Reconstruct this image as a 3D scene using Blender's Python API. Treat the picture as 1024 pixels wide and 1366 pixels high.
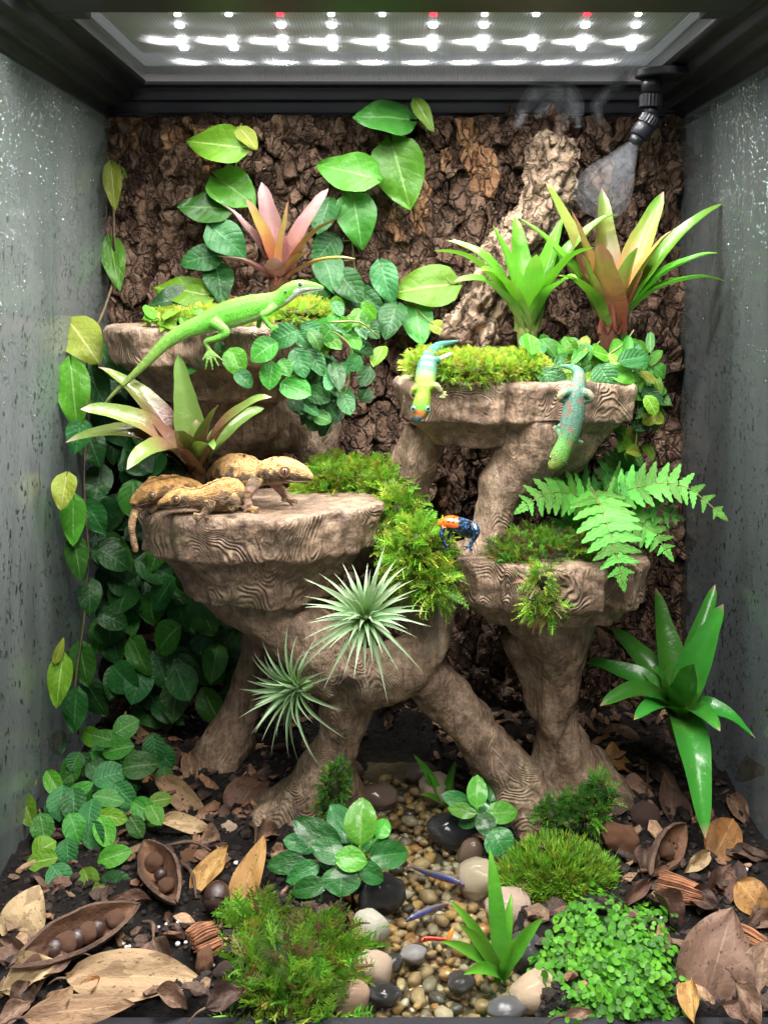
import bpy, bmesh, math, random
import numpy as np
from mathutils import Vector, Matrix, noise

for o in list(bpy.data.objects): bpy.data.objects.remove(o)
SC = bpy.context.scene
COL = SC.collection
random.seed(7)

# ---------------------------------------------------------------- camera
F, CX, CY = 1350.0, 527.0, 395.0          # photograph pixels (1024 x 1366)
CAMY, CAMZ = -0.63, 0.448
cam = bpy.data.cameras.new('camera'); co = bpy.data.objects.new('camera', cam); COL.objects.link(co)
co.location = (0, CAMY, CAMZ); co.rotation_euler = (math.radians(90), 0, 0)
cam.sensor_fit = 'VERTICAL'; cam.sensor_height = 24.0; cam.lens = 24.0 * F / 1366.0
cam.shift_x = -(CX - 512) / 1366.0; cam.shift_y = -(683 - CY) / 1366.0
cam.clip_start = 0.01; cam.clip_end = 50
SC.camera = co

# ---------------------------------------------------------------- light
w = bpy.data.worlds.new('World'); SC.world = w; w.use_nodes = True
bg = w.node_tree.nodes['Background']; bg.inputs[0].default_value = (0.90, 0.95, 1.0, 1); bg.inputs[1].default_value = 0.16
def area(name, loc, sx, sy, power, rot=(0, 0, 0), col=(1, 0.98, 0.95)):
    l = bpy.data.lights.new(name, 'AREA'); l.shape = 'RECTANGLE'; l.size = sx; l.size_y = sy; l.energy = power; l.color = col
    o = bpy.data.objects.new(name, l); COL.objects.link(o); o.location = loc; o.rotation_euler = rot
    return o
def led(x, y, power, r=0.011):
    l = bpy.data.lights.new('led', 'AREA'); l.shape = 'DISK'; l.size = r; l.energy = power; l.color = (1, 0.985, 0.96); l.spread = math.radians(130)
    o = bpy.data.objects.new('led', l); COL.objects.link(o); o.location = (x, y, 0.6835)
for i in range(10):
    led((i - 4.5) * .0445, .255, .20, .009); led((i - 4.5) * .0435, .335, .09, .007)
area('added_fill_strip_front', (0.0, 0.045, 0.679), 0.50, 0.02, 5.4, (math.radians(6), 0, 0))  # added fill strip out of view, brightens the front faces and floor
area('added_fill_above_camera', (0.15, -1.0, 1.55), 0.7, 0.5, 16.0, (math.radians(44), 0, 0), (1, 0.96, 0.90))  # added soft fill above the camera, evens out the falloff from top to floor
SC.view_settings.view_transform = 'Standard'; SC.view_settings.look = 'None'
SC.view_settings.exposure = 0.85; SC.view_settings.gamma = 1.0; SC.view_settings.use_curve_mapping = False
cy = SC.cycles; SC.render.engine = 'CYCLES'
cy.use_denoising = True; cy.max_bounces = 6; cy.diffuse_bounces = 3; cy.glossy_bounces = 3; cy.transmission_bounces = 4
cy.transparent_max_bounces = 16; cy.volume_bounces = 2; cy.caustics_reflective = False; cy.caustics_refractive = False
cy.sample_clamp_indirect = 4.0; cy.volume_step_rate = 0.25; cy.volume_max_steps = 256

# ---------------------------------------------------------------- helpers
def P(px, py, d):
    return Vector(((px - CX) / F * d, d + CAMY, CAMZ + (CY - py) / F * d))
def G(px, py, z=0.0):
    return P(px, py, (CAMZ - z) * F / (py - CY))
def PX(n, d): return n * d / F
def fbm(p, s, o=3): return noise.fractal(Vector(p) * s, 1.0, 2.0, o)
def lerp(a, b, t): return a + (b - a) * t
def sstep(a, b, x):
    t = min(1, max(0, (x - a) / (b - a))); return t * t * (3 - 2 * t)

WM = {}
def place(o, parent=None, M=None):
    COL.objects.link(o)
    M = M or Matrix.Identity(4)
    o.matrix_basis = M
    if parent is not None:
        o.parent = parent; o.matrix_parent_inverse = WM[parent.name].inverted()
    WM[o.name] = M.copy()
    return o
def mesh(name, v, f, mat=None, smooth=True, uv=None, col=None):
    me = bpy.data.meshes.new(name); me.from_pydata([tuple(x) for x in v], [], f)
    if mat: me.materials.append(mat)
    if smooth: me.polygons.foreach_set('use_smooth', [True] * len(me.polygons))
    if uv is not None:
        ul = me.uv_layers.new(name='UVMap'); idx = np.zeros(len(me.loops), dtype=np.int32); me.loops.foreach_get('vertex_index', idx)
        ul.data.foreach_set('uv', np.asarray(uv, dtype=np.float32)[idx].ravel())
    if col is not None: setcol(me, col)
    me.update(); return me
def setcol(me, col):
    a = me.color_attributes.new('Col', 'FLOAT_COLOR', 'POINT')
    c = np.ones((len(me.vertices), 4), dtype=np.float32); c[:, :3] = np.asarray(col, dtype=np.float32)
    a.data.foreach_set('color', c.ravel())
def ob(name, me, parent=None, M=None):
    return place(bpy.data.objects.new(name, me), parent, M)
def mk(name, v, f, mat, parent=None, smooth=True, uv=None, col=None, M=None):
    return ob(name, mesh(name, v, f, mat, smooth, uv, col), parent, M)
def tag(o, label, cat, group=None, kind=None):
    if label: o['label'] = label
    if cat: o['category'] = cat
    if group: o['group'] = group
    if kind: o['kind'] = kind
    return o
def thing(name, label, cat, loc, group=None):
    o = bpy.data.objects.new(name, None); o.empty_display_size = 0.01
    place(o, None, Matrix.Translation(loc)); return tag(o, label, cat, group)
def struct(o): o['kind'] = 'structure'; return o

class MB:                                    # collects geometry for one mesh
    def __init__(s): s.v = []; s.f = []; s.uv = []; s.c = []
    def add(s, v, f, uv=None, c=None, M=None):
        n = len(s.v)
        s.v += [M @ Vector(x) for x in v] if M else [Vector(x) for x in v]
        s.f += [tuple(i + n for i in q) for q in f]
        s.uv += list(uv) if uv is not None else [(0.5, 0.5)] * len(v)
        s.c += [c if c is not None else (1, 1, 1)] * len(v) if (c is None or not isinstance(c, list)) else c
        return s
    def box(s, a, b, c=None):
        x0, y0, z0 = a; x1, y1, z1 = b
        return s.add([(x0,y0,z0),(x1,y0,z0),(x1,y1,z0),(x0,y1,z0),(x0,y0,z1),(x1,y0,z1),(x1,y1,z1),(x0,y1,z1)],
                     [(0,3,2,1),(4,5,6,7),(0,1,5,4),(1,2,6,5),(2,3,7,6),(3,0,4,7)], c=c)
    def build(s, name, mat, parent=None, smooth=True):
        return mk(name, s.v, s.f, mat, parent, smooth, s.uv, s.c)

def catmull(pts, n):
    """pts: list of tuples of floats; n subdivisions per span"""
    A = [np.array(p, float) for p in pts]; A = [2 * A[0] - A[1]] + A + [2 * A[-1] - A[-2]]
    out = []
    for i in range(1, len(A) - 2):
        for k in range(n):
            t = k / n; a, b, c, d = A[i-1], A[i], A[i+1], A[i+2]
            out.append(0.5 * (2*b + (c-a)*t + (2*a-5*b+4*c-d)*t*t + (3*b-a-3*c+d)*t**3))
    out.append(A[-2]); return out
def loft(nodes, sub=4, seg=10, up=(0, 0, 1), cap=True):
    """nodes: (x,y,z,rx,ry) ; rx sideways, ry along up"""
    pts = catmull(nodes, sub); v = []; f = []; n = len(pts); up = Vector(up)
    for i, p in enumerate(pts):
        a = Vector(pts[max(0, i-1)][:3]); b = Vector(pts[min(n-1, i+1)][:3]); t = (b - a).normalized()
        s = t.cross(up)
        if s.length < 0.15: s = t.cross(Vector((0.3, 1, 0.1)))
        s.normalize(); u = s.cross(t).normalized(); c = Vector(p[:3])
        for k in range(seg):
            an = 2 * math.pi * k / seg
            v.append(c + s * (math.cos(an) * max(p[3], 1e-4)) + u * (math.sin(an) * max(p[4], 1e-4)))
    for i in range(n - 1):
        for k in range(seg):
            k2 = (k + 1) % seg
            f.append((i*seg+k, i*seg+k2, (i+1)*seg+k2, (i+1)*seg+k))
    if cap:
        f.append(tuple(range(seg))[::-1]); f.append(tuple((n-1)*seg + k for k in range(seg)))
    return v, f
def tube(nodes, sub=4, seg=8, cap=True):
    return loft([(*p[:3], p[3], p[3]) for p in nodes], sub, seg, cap=cap)
def pt(px, py, d, r, r2=None):              # loft node from photograph pixels
    q = P(px, py, d); return (q.x, q.y, q.z, PX(r, d), PX(r2 if r2 else r, d))
def union(parts, voxel, smooth=4, fac=0.5):
    b = MB()
    for v, f in parts: b.add(v, f)
    me = bpy.data.meshes.new('tmp'); me.from_pydata([tuple(x) for x in b.v], [], b.f)
    o = bpy.data.objects.new('tmp', me); COL.objects.link(o)
    m = o.modifiers.new('r', 'REMESH'); m.mode = 'VOXEL'; m.voxel_size = voxel; m.use_smooth_shade = True
    if smooth:
        s = o.modifiers.new('s', 'SMOOTH'); s.factor = fac; s.iterations = smooth
    dg = bpy.context.evaluated_depsgraph_get(); dg.update()
    out = bpy.data.meshes.new_from_object(o.evaluated_get(dg))
    bpy.data.objects.remove(o); bpy.data.meshes.remove(me)
    out.polygons.foreach_set('use_smooth', [True] * len(out.polygons))
    return out
def coords(me):
    a = np.zeros(len(me.vertices) * 3, dtype=np.float32); me.vertices.foreach_get('co', a); return a.reshape(-1, 3)
def normals(me):
    a = np.zeros(len(me.vertices) * 3, dtype=np.float32); me.vertices.foreach_get('normal', a); return a.reshape(-1, 3)
def displace(me, fn):
    c = coords(me); n = normals(me)
    h = np.array([fn(Vector(p), Vector(q)) for p, q in zip(c.tolist(), n.tolist())], dtype=np.float32)
    me.vertices.foreach_set('co', (c + n * h[:, None]).ravel()); me.update()
def icosphere(sub):
    bm = bmesh.new(); bmesh.ops.create_icosphere(bm, subdivisions=sub, radius=1.0)
    v = [x.co.copy() for x in bm.verts]; f = [tuple(i.index for i in q.verts) for q in bm.faces]; bm.free(); return v, f
ICO1, ICO2, ICO3 = icosphere(1), icosphere(2), icosphere(3)
def basis(origin, ydir, zdir, s=1.0):
    y = Vector(ydir).normalized(); z = Vector(zdir); x = y.cross(z)
    if x.length < 1e-4: x = y.cross(Vector((0.31, 0.5, 0.8)))
    x.normalize(); z = x.cross(y)
    M = Matrix((x, y, z)).transposed().to_4x4() @ Matrix.Diagonal((s, s, s, 1)); M.translation = origin; return M

# ---------------------------------------------------------------- materials
def N(nt, typ, ins=None, **props):
    n = nt.nodes.new('ShaderNode' + typ)
    for k, v in props.items(): setattr(n, k, v)
    for k, v in (ins or {}).items():
        if isinstance(v, bpy.types.NodeSocket): nt.links.new(v, n.inputs[k])
        else: n.inputs[k].default_value = v
    return n
def newmat(name):
    m = bpy.data.materials.new(name); m.use_nodes = True; nt = m.node_tree; nt.nodes.clear()
    out = N(nt, 'OutputMaterial'); return m, nt, out
def rgb(c): return (c[0], c[1], c[2], 1)
def ramp(nt, fac, stops):
    r = nt.nodes.new('ShaderNodeValToRGB'); e = r.color_ramp.elements
    while len(e) < len(stops): e.new(0.5)
    for i, (p, c) in enumerate(stops): e[i].position = p; e[i].color = rgb(c)
    nt.links.new(fac, r.inputs[0]); return r.outputs[0]
def mixc(nt, fac, a, b, mode='MIX'):
    m = nt.nodes.new('ShaderNodeMix'); m.data_type = 'RGBA'; m.blend_type = mode
    for i, v in ((0, fac), (6, a), (7, b)):
        if isinstance(v, bpy.types.NodeSocket): nt.links.new(v, m.inputs[i])
        else: m.inputs[i].default_value = v if i == 0 else rgb(v)
    return m.outputs[2]
def math_(nt, op, a, b=0.0, c=0.0):
    m = nt.nodes.new('ShaderNodeMath'); m.operation = op
    for i, v in enumerate((a, b, c)):
        if isinstance(v, bpy.types.NodeSocket): nt.links.new(v, m.inputs[i])
        else: m.inputs[i].default_value = v
    return m.outputs[0]
def rough_mat(name, stops, scale=40, rough=0.8, bump=0.5, bscale=120, bdist=0.002, vcol=False, coat=0.0, spec=0.5, detail=6, rand=0.0, dist=0.0, objrand=True, crack=0.0):
    m, nt, out = newmat(name)
    tc = N(nt, 'TexCoord').outputs['Object']
    if objrand:
        oi = N(nt, 'ObjectInfo'); tc = N(nt, 'VectorMath', {0: tc, 1: oi.outputs['Random']}, operation='ADD').outputs[0]
    nz = N(nt, 'TexNoise', {'Vector': tc, 'Scale': scale, 'Detail': detail, 'Roughness': 0.6, 'Distortion': dist})
    c = ramp(nt, nz.outputs[0], stops)
    if vcol:
        c = mixc(nt, 1.0, c, N(nt, 'VertexColor', layer_name='Col').outputs[0], 'MULTIPLY')
    if rand:
        oi = N(nt, 'ObjectInfo')
        hs = N(nt, 'HueSaturation', {'Value': math_(nt, 'MULTIPLY_ADD', oi.outputs['Random'], rand, 1 - rand / 2), 'Color': c,
               'Hue': math_(nt, 'MULTIPLY_ADD', oi.outputs['Random'], 0.02, 0.49)}); c = hs.outputs[0]
    n2 = N(nt, 'TexNoise', {'Vector': tc, 'Scale': bscale, 'Detail': 8, 'Roughness': 0.7})
    hh = n2.outputs[0]
    if crack:
        wv = N(nt, 'TexNoise', {'Vector': tc, 'Scale': 70, 'Detail': 4}).outputs['Color']
        wp = N(nt, 'VectorMath', {0: tc, 1: N(nt, 'VectorMath', {0: wv, 'Scale': 0.016}, operation='SCALE').outputs[0]}, operation='ADD').outputs[0]
        cm = N(nt, 'Mapping', {'Vector': wp, 'Scale': (1, 1, 0.55)}).outputs[0]
        ve = N(nt, 'TexVoronoi', {'Vector': cm, 'Scale': crack}, feature='DISTANCE_TO_EDGE').outputs[0]
        fis = N(nt, 'MapRange', {'Value': ve, 'From Min': 0.0, 'From Max': 0.14}).outputs[0]
        hh = math_(nt, 'ADD', hh, math_(nt, 'MULTIPLY', fis, 0.9))
        c = mixc(nt, math_(nt, 'MULTIPLY', math_(nt, 'SUBTRACT', 1.0, fis), 0.60), c, (0.030, 0.017, 0.011))
    b = N(nt, 'Bump', {'Strength': bump, 'Distance': bdist, 'Height': hh})
    p = N(nt, 'BsdfPrincipled', {'Base Color': c, 'Roughness': rough, 'Normal': b.outputs[0], 'Coat Weight': coat, 'Coat Roughness': 0.08, 'Specular IOR Level': spec})
    nt.links.new(p.outputs[0], out.inputs[0]); return m
def leaf_mat(name, lo, hi, vein, rough=0.38, transl=0.25, nveins=6, vw=0.05, quilt=0.4, ends=None, spots=None, coat=0.0, hue=0.03, val=0.5, edge=None, ns=5.0, flecks=None):
    """lo/hi: two tones mixed by noise; vein colour; ends: list of (u,colour) stops along the leaf"""
    m, nt, out = newmat(name)
    uv = N(nt, 'UVMap').outputs[0]; sx = N(nt, 'SeparateXYZ', {0: uv}); u, v = sx.outputs[0], sx.outputs[1]
    oi = N(nt, 'ObjectInfo'); rnd = oi.outputs['Random']
    tc = N(nt, 'TexCoord').outputs['Object']
    tc = N(nt, 'VectorMath', {0: tc, 1: rnd}, operation='ADD').outputs[0]
    nz = N(nt, 'TexNoise', {'Vector': tc, 'Scale': ns, 'Detail': 5, 'Roughness': 0.6})
    f = math_(nt, 'ADD', math_(nt, 'MULTIPLY', nz.outputs[0], 0.8), math_(nt, 'MULTIPLY_ADD', rnd, 0.6, -0.2))
    if ends:
        base = ramp(nt, u, ends); c = mixc(nt, math_(nt, 'MULTIPLY', nz.outputs[0], 0.5), base, lo, 'MIX')
    else:
        c = ramp(nt, f, [(0.2, lo), (0.8, hi)])
    av = math_(nt, 'ABSOLUTE', math_(nt, 'SUBTRACT', v, 0.5))
    mid = math_(nt, 'LESS_THAN', av, vw * 0.5)
    side = math_(nt, 'ABSOLUTE', math_(nt, 'SINE', math_(nt, 'MULTIPLY', math_(nt, 'SUBTRACT', u, math_(nt, 'MULTIPLY', av, 0.55)), math.pi * nveins)))
    sl = math_(nt, 'LESS_THAN', side, 0.10)
    vm = math_(nt, 'MAXIMUM', math_(nt, 'MULTIPLY', mid, 0.75), math_(nt, 'MULTIPLY', sl, 0.12 if nveins else 0.0))
    if nveins: c = mixc(nt, vm, c, vein)
    if edge:
        c = mixc(nt, math_(nt, 'GREATER_THAN', av, 0.43), c, edge)
    if spots:
        sp = N(nt, 'TexNoise', {'Vector': tc, 'Scale': ns * 3.4, 'Detail': 2}); c = mixc(nt, math_(nt, 'GREATER_THAN', sp.outputs[0], 0.66), c, spots)
        sp2 = N(nt, 'TexNoise', {'Vector': tc, 'Scale': ns * .7, 'Detail': 6}); c = mixc(nt, math_(nt, 'MULTIPLY', math_(nt, 'GREATER_THAN', sp2.outputs[0], 0.56), 0.55), c, spots)
    if flecks:
        fk = N(nt, 'TexNoise', {'Vector': tc, 'Scale': ns * 3, 'Detail': 6, 'Roughness': 0.7}); c = mixc(nt, math_(nt, 'MULTIPLY', math_(nt, 'GREATER_THAN', fk.outputs[0], 0.655), 0.8), c, flecks)
    c = N(nt, 'HueSaturation', {'Color': c, 'Hue': math_(nt, 'MULTIPLY_ADD', rnd, hue, 0.5 - hue / 2), 'Value': math_(nt, 'MULTIPLY_ADD', rnd, val, 1 - val / 2)}).outputs[0]
    h = math_(nt, 'ADD', math_(nt, 'MULTIPLY', math_(nt, 'POWER', side, 0.4), quilt * .45), math_(nt, 'MULTIPLY', nz.outputs[0], 1.3))
    b = N(nt, 'Bump', {'Strength': 0.7, 'Distance': 0.0016, 'Height': h})
    p = N(nt, 'BsdfPrincipled', {'Base Color': c, 'Roughness': rough, 'Normal': b.outputs[0], 'Coat Weight': coat * .6, 'Coat Roughness': 0.15, 'Specular IOR Level': 0.3})
    t = N(nt, 'BsdfTranslucent', {'Color': mixc(nt, 1.0, c, (1.0, 1.0, 0.55), 'MULTIPLY')})
    mx = N(nt, 'MixShader', {0: transl, 1: p.outputs[0], 2: t.outputs[0]})
    nt.links.new(mx.outputs[0], out.inputs[0]); return m
def vcol_mat(name, rough=0.5, bump=0.3, bscale=900, bdist=0.0006, var=0.25, transl=0.0, coat=0.0, vscale=300, spec=0.5, sss=0.0):
    m, nt, out = newmat(name)
    tc = N(nt, 'TexCoord').outputs['Object']
    c = N(nt, 'VertexColor', layer_name='Col').outputs[0]
    nz = N(nt, 'TexNoise', {'Vector': tc, 'Scale': vscale, 'Detail': 5})
    c = mixc(nt, 1.0, c, ramp(nt, nz.outputs[0], [(0.3, (1 - var,) * 3), (0.7, (1 + var,) * 3)]), 'MULTIPLY')
    n2 = N(nt, 'TexVoronoi', {'Vector': tc, 'Scale': bscale})
    b = N(nt, 'Bump', {'Strength': bump, 'Distance': bdist, 'Height': n2.outputs[0]})
    p = N(nt, 'BsdfPrincipled', {'Base Color': c, 'Roughness': rough, 'Normal': b.outputs[0], 'Coat Weight': coat, 'Coat Roughness': 0.1, 'Specular IOR Level': spec})
    s = p.outputs[0]
    if transl:
        t = N(nt, 'BsdfTranslucent', {'Color': c}); s = N(nt, 'MixShader', {0: transl, 1: s, 2: t.outputs[0]}).outputs[0]
    nt.links.new(s, out.inputs[0]); return m
def flat_mat(name, c, rough=0.5, metal=0.0, coat=0.0, emit=None, es=0.0, spec=0.5):
    m, nt, out = newmat(name)
    d = {'Base Color': rgb(c), 'Roughness': rough, 'Metallic': metal, 'Coat Weight': coat, 'Coat Roughness': 0.05, 'Specular IOR Level': spec}
    if emit: d['Emission Color'] = rgb(emit); d['Emission Strength'] = es
    p = N(nt, 'BsdfPrincipled', d); nt.links.new(p.outputs[0], out.inputs[0]); return m
# ================================================================ the tank
M_black = rough_mat('black_plastic', [(0.3, (0.010, 0.010, 0.014)), (0.7, (0.018, 0.018, 0.024))], 30, 0.42, 0.25, 700, 0.0006, spec=0.4)
M_wire = flat_mat('screen_wire', (0.30, 0.30, 0.31), 0.7, 0.0, spec=0.1)
# --- lid: profiles run round the opening
lid = thing('screen_lid', 'black plastic lid frame holding a fine metal mesh screen above the tank', 'lid', (0, 0.22, 0.65))
def prism_y(prof, y0, y1):
    n = len(prof); v = [(x, y0, z) for x, z in prof] + [(x, y1, z) for x, z in prof]
    f = [(i, (i + 1) % n, n + (i + 1) % n, n + i) for i in range(n)] + [tuple(range(n))[::-1], tuple(range(n, 2 * n))]
    return v, f
def rail(s):
    prof = [(-.318, .634), (-.300, .636), (-.298, .645), (-.289, .646), (-.287, .654), (-.276, .656), (-.274, .667), (-.262, .668), (-.260, .676), (-.264, .692), (-.318, .692)]
    return prism_y([(s * -x, z) for x, z in prof][::int(-s) or 1], -0.01, 0.47)
for s in (-1, 1):
    v, f = rail(s); o = mk('side_rail', v, f, M_black, lid, smooth=False)
    b = o.modifiers.new('b', 'BEVEL'); b.width = 0.0015; b.segments = 2; b.limit_method = 'ANGLE'
bk = MB()
prof = [(.470, .634), (.452, .636), (.450, .642), (.443, .643), (.441, .655), (.436, .656), (.434, .6685), (.425, .6695), (.425, .690), (.470, .690)]
n = len(prof)
bk.add([(-.300, y + .002, z - .001) for y, z in prof] + [(.300, y + .002, z - .001) for y, z in prof],
       [(i, (i + 1) % n, n + (i + 1) % n, n + i) for i in range(n)] + [tuple(range(n))[::-1], tuple(range(n, 2 * n))])
o = bk.build('back_rail', M_black, lid, smooth=False); b = o.modifiers.new('b', 'BEVEL'); b.width = 0.0012; b.segments = 2
v, f = [], []
fr = MB(); fr.box((-.2585, .085, .660), (.2585, .128, .690)); fr.box((-.262, .0, .664), (.262, .012, .690))
o = fr.build('cross_bar', M_black, lid, smooth=False); b = o.modifiers.new('b', 'BEVEL'); b.width = 0.002; b.segments = 2
for s in (-1, 1):
    c = MB(); c.box((s * .245 - .012, .1285, .6605), (s * .245 + .012, .146, .667)); o = c.build('corner_clip', M_black, lid, False)
# wire screen: woven, every other wire lifted
ws = MB(); pitch = 0.0030; hw = 0.00015
xs = np.arange(-.2595, .2595, pitch); ys = np.arange(.013, .430, pitch)
for i, x in enumerate(xs): ws.box((x - hw, .013, .6722), (x + hw, .430, .6722 + 2 * hw))
for j, y in enumerate(ys): ws.box((-.2595, y - hw, .6722 + 2 * hw), (.2595, y + hw, .6722 + 4 * hw))
o = ws.build('mesh_screen', M_wire, lid, False); o['kind'] = 'stuff'
# --- LED fixture lying on the screen
lamp = thing('led_lamp', 'flat white led lamp with white and red diodes lying on the mesh lid', 'light', (0, 0.27, 0.69))
M_panel = flat_mat('lamp_reflector', (0.60, 0.61, 0.64), 0.5, 0.0)
M_ledw = flat_mat('diode_white', (1, 1, 1), 0.5, emit=(0.93, 0.97, 1.0), es=9.0)
M_ledy = flat_mat('diode_warm', (1, 1, 1), 0.5, emit=(0.95, 1.0, 0.72), es=5.0)
M_ledr = flat_mat('diode_red', (1, 0.05, 0.05), 0.5, emit=(1.0, 0.02, 0.04), es=6.0)
pn = MB(); pn.box((-.245, .135, .684), (.245, .352, .688)); pn.build('reflector', M_panel, lamp, False)
hs = MB(); hs.box((-.25, .13, .6885), (.25, .358, .700)); o = hs.build('housing', M_black, lamp, False)
for i in range(10):
    px = 237 + i * 68.2
    for r, (py, rad) in enumerate(((21, .0032), (36, .0042), (54, .0046), (66, .0046))):
        d = (0.681 - CAMZ) * F / (CY - py); q = P(CX + (px - CX) * (1 - 0.010 * r), py, d)
        if r == 1 and i % 3 == 1: continue
        mt = M_ledr if (r == 0 and i in (2, 5, 8)) else (M_ledy if (r == 0 and i % 3 == 0) else M_ledw)
        mk('diode', [(x.x * rad, x.y * rad, x.z * .002) for x in ICO2[0]], ICO2[1], mt, lamp, M=Matrix.Translation((q.x, q.y, .682)))
lb2 = thing('led_lamp', 'slim black casing added out of view over the front fill strip', 'light', (0, .045, .69))  # invented casing, dresses the added fill strip below it
b = MB(); b.box((-.262, .018, .6815), (.262, .078, .700)); o = b.build('added_strip_housing', M_black, lb2, False); bb = o.modifiers.new('b', 'BEVEL'); bb.width = .002; bb.segments = 2
for s_ in (-1, 1):
    b = MB(); b.box((s_ * .266 - .0035, .016, .679), (s_ * .266 + .0035, .080, .702)); b.build('added_strip_end_cap', M_black, lb2, False)
# --- glass panes
def pane_mat(name, fog, dark):
    m, nt, out = newmat(name)
    tc = N(nt, 'TexCoord').outputs['Object']
    st = N(nt, 'Mapping', {'Vector': tc, 'Scale': (1, 1, 0.22)}).outputs[0]
    nz = N(nt, 'TexNoise', {'Vector': st, 'Scale': 9, 'Detail': 6, 'Roughness': 0.65, 'Distortion': 0.4})
    fn = N(nt, 'TexNoise', {'Vector': tc, 'Scale': 1100, 'Detail': 3})
    st2 = N(nt, 'Mapping', {'Vector': tc, 'Scale': (1, 1, 0.5)}).outputs[0]
    vo = N(nt, 'TexVoronoi', {'Vector': st2, 'Scale': 260}); bmp = N(nt, 'Bump', {'Strength': 0.15, 'Distance': 0.0006, 'Height': math_(nt, 'ADD', vo.outputs[0], fn.outputs[0])})
    c = ramp(nt, nz.outputs[0], [(0.3, tuple(fog * x for x in (0.62, 0.80, 0.70))), (0.7, tuple(fog * 1.35 * x for x in (0.92, 0.97, 1.0)))])
    p = N(nt, 'BsdfPrincipled', {'Base Color': c, 'Roughness': 0.11, 'Normal': bmp.outputs[0], 'Specular IOR Level': 0.6})
    t = N(nt, 'BsdfTransparent', {'Color': (0.9, 0.95, 0.93, 1)})
    f = ramp(nt, nz.outputs[0], [(0.32, (dark,) * 3), (0.66, (dark * 0.45,) * 3)])
    mx = N(nt, 'MixShader', {0: f, 1: p.outputs[0], 2: t.outputs[0]})
    nt.links.new(mx.outputs[0], out.inputs[0]); return m
M_pl = pane_mat('fogged_glass', 0.135, 0.34); M_pr = pane_mat('wet_dark_glass', 0.085, 0.40)
m, nt, out = newmat('water_droplet')
fr_ = N(nt, 'LayerWeight', {'Blend': 0.35}).outputs[1]
gl = N(nt, 'BsdfGlossy', {'Color': (1, 1, 1, 1), 'Roughness': 0.05}); tr = N(nt, 'BsdfTransparent', {'Color': (0.58, 0.63, 0.63, 1)})
mx = N(nt, 'MixShader', {0: math_(nt, 'MULTIPLY_ADD', fr_, 0.6, 0.22), 1: tr.outputs[0], 2: gl.outputs[0]}); nt.links.new(mx.outputs[0], out.inputs[0]); M_drop = m
rd = random.Random(3)
for s, lab, pm in ((-1, 'fogged grey glass side pane covered in condensation beside the creeping vine', M_pl), (1, 'dark wet glass side pane with running droplets beside the broad green bromeliad', M_pr)):
    t = thing('glass_pane', lab, 'glass', (s * .303, .22, 0))
    b = MB(); b.box((s * .303 - .0025, -.01, -.02), (s * .303 + .0025, .455, .6335)); b.build('sheet', pm, t, False)
    dr = MB()
    def drop(y, z, r, el):
        x = s * .3005; v = []; f = []; ns = 9
        for k in range(ns):
            a = 2 * math.pi * k / ns; e = el if math.sin(a) < 0 else el * 0.8
            w_ = rd.uniform(.85, 1.15); v.append((x + s * .0004, y + r * w_ * math.cos(a), z + r * e * w_ * math.sin(a)))
        for k in range(ns):
            a = 2 * math.pi * k / ns; v.append((x - s * r * .32, y + .6 * r * math.cos(a), z - r * .2 + .6 * r * el * math.sin(a)))
        v.append((x - s * r * .45, y, z - r * .3)); c = 2 * ns
        for k in range(ns):
            k2 = (k + 1) % ns; f.append((k, k2, ns + k2, ns + k)); f.append((ns + k, ns + k2, c))
        dr.add(v, f)
    for i in range(9000):
        y = rd.uniform(-.02, .44); z = rd.uniform(0.02, .63)
        dens = 0.5 + 0.5 * fbm((y * 2, z, s), 5)
        if z > .40: dens += .25
        if rd.random() > dens: continue
        r = .00055 * math.exp(rd.gauss(0.05, .5)) * (1.25 if z < .42 else 1.0)
        drop(y, z, min(r, .0022), rd.choice((1.0, 1.2, 1.7, 2.4)))
    for i in range(4200):     # fine beads high up
        z = .30 + .33 * rd.random() ** .6; y = rd.uniform(-.02, .40)
        if fbm((y * 3, z * .8, s + 4), 9, 3) < -.12: continue
        drop(y, z, rd.uniform(.0005, .0012), rd.choice((1, 1.3, 1.8)))
    for i in range(26):       # runs of water
        y = rd.uniform(0.02, .42); z = rd.uniform(.2, .6); L = rd.uniform(.02, .09)
        for k in range(int(L / .004)): drop(y + .0015 * math.sin(k * .7 + i), z - k * .004, rd.uniform(.0005, .0011), 2.2)
    o = dr.build('droplets', M_drop, t); o['kind'] = 'stuff'
    # dark silicone bead and tank corner
    sl = MB(); sl.box((s * .2985 - .004, .442, 0), (s * .2985 + .004, .4545, .634)); o = sl.build('corner_seal', M_black, t, False)
# back sheet and bottom frame
rl = thing('bottom_rail', 'black plastic rail along the front foot of the tank', 'rail', (0, -.012, -.03))
b = MB(); b.box((-.33, -.024, -.05), (.33, -.002, .0015)); o = b.build('rail_body', M_black, rl, False); bb = o.modifiers.new('b', 'BEVEL'); bb.width = .002; bb.segments = 2
b = MB(); b.box((-.33, -.0019, -.05), (.33, .003, -.004)); b.build('glass_channel', M_black, rl, False)

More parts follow.
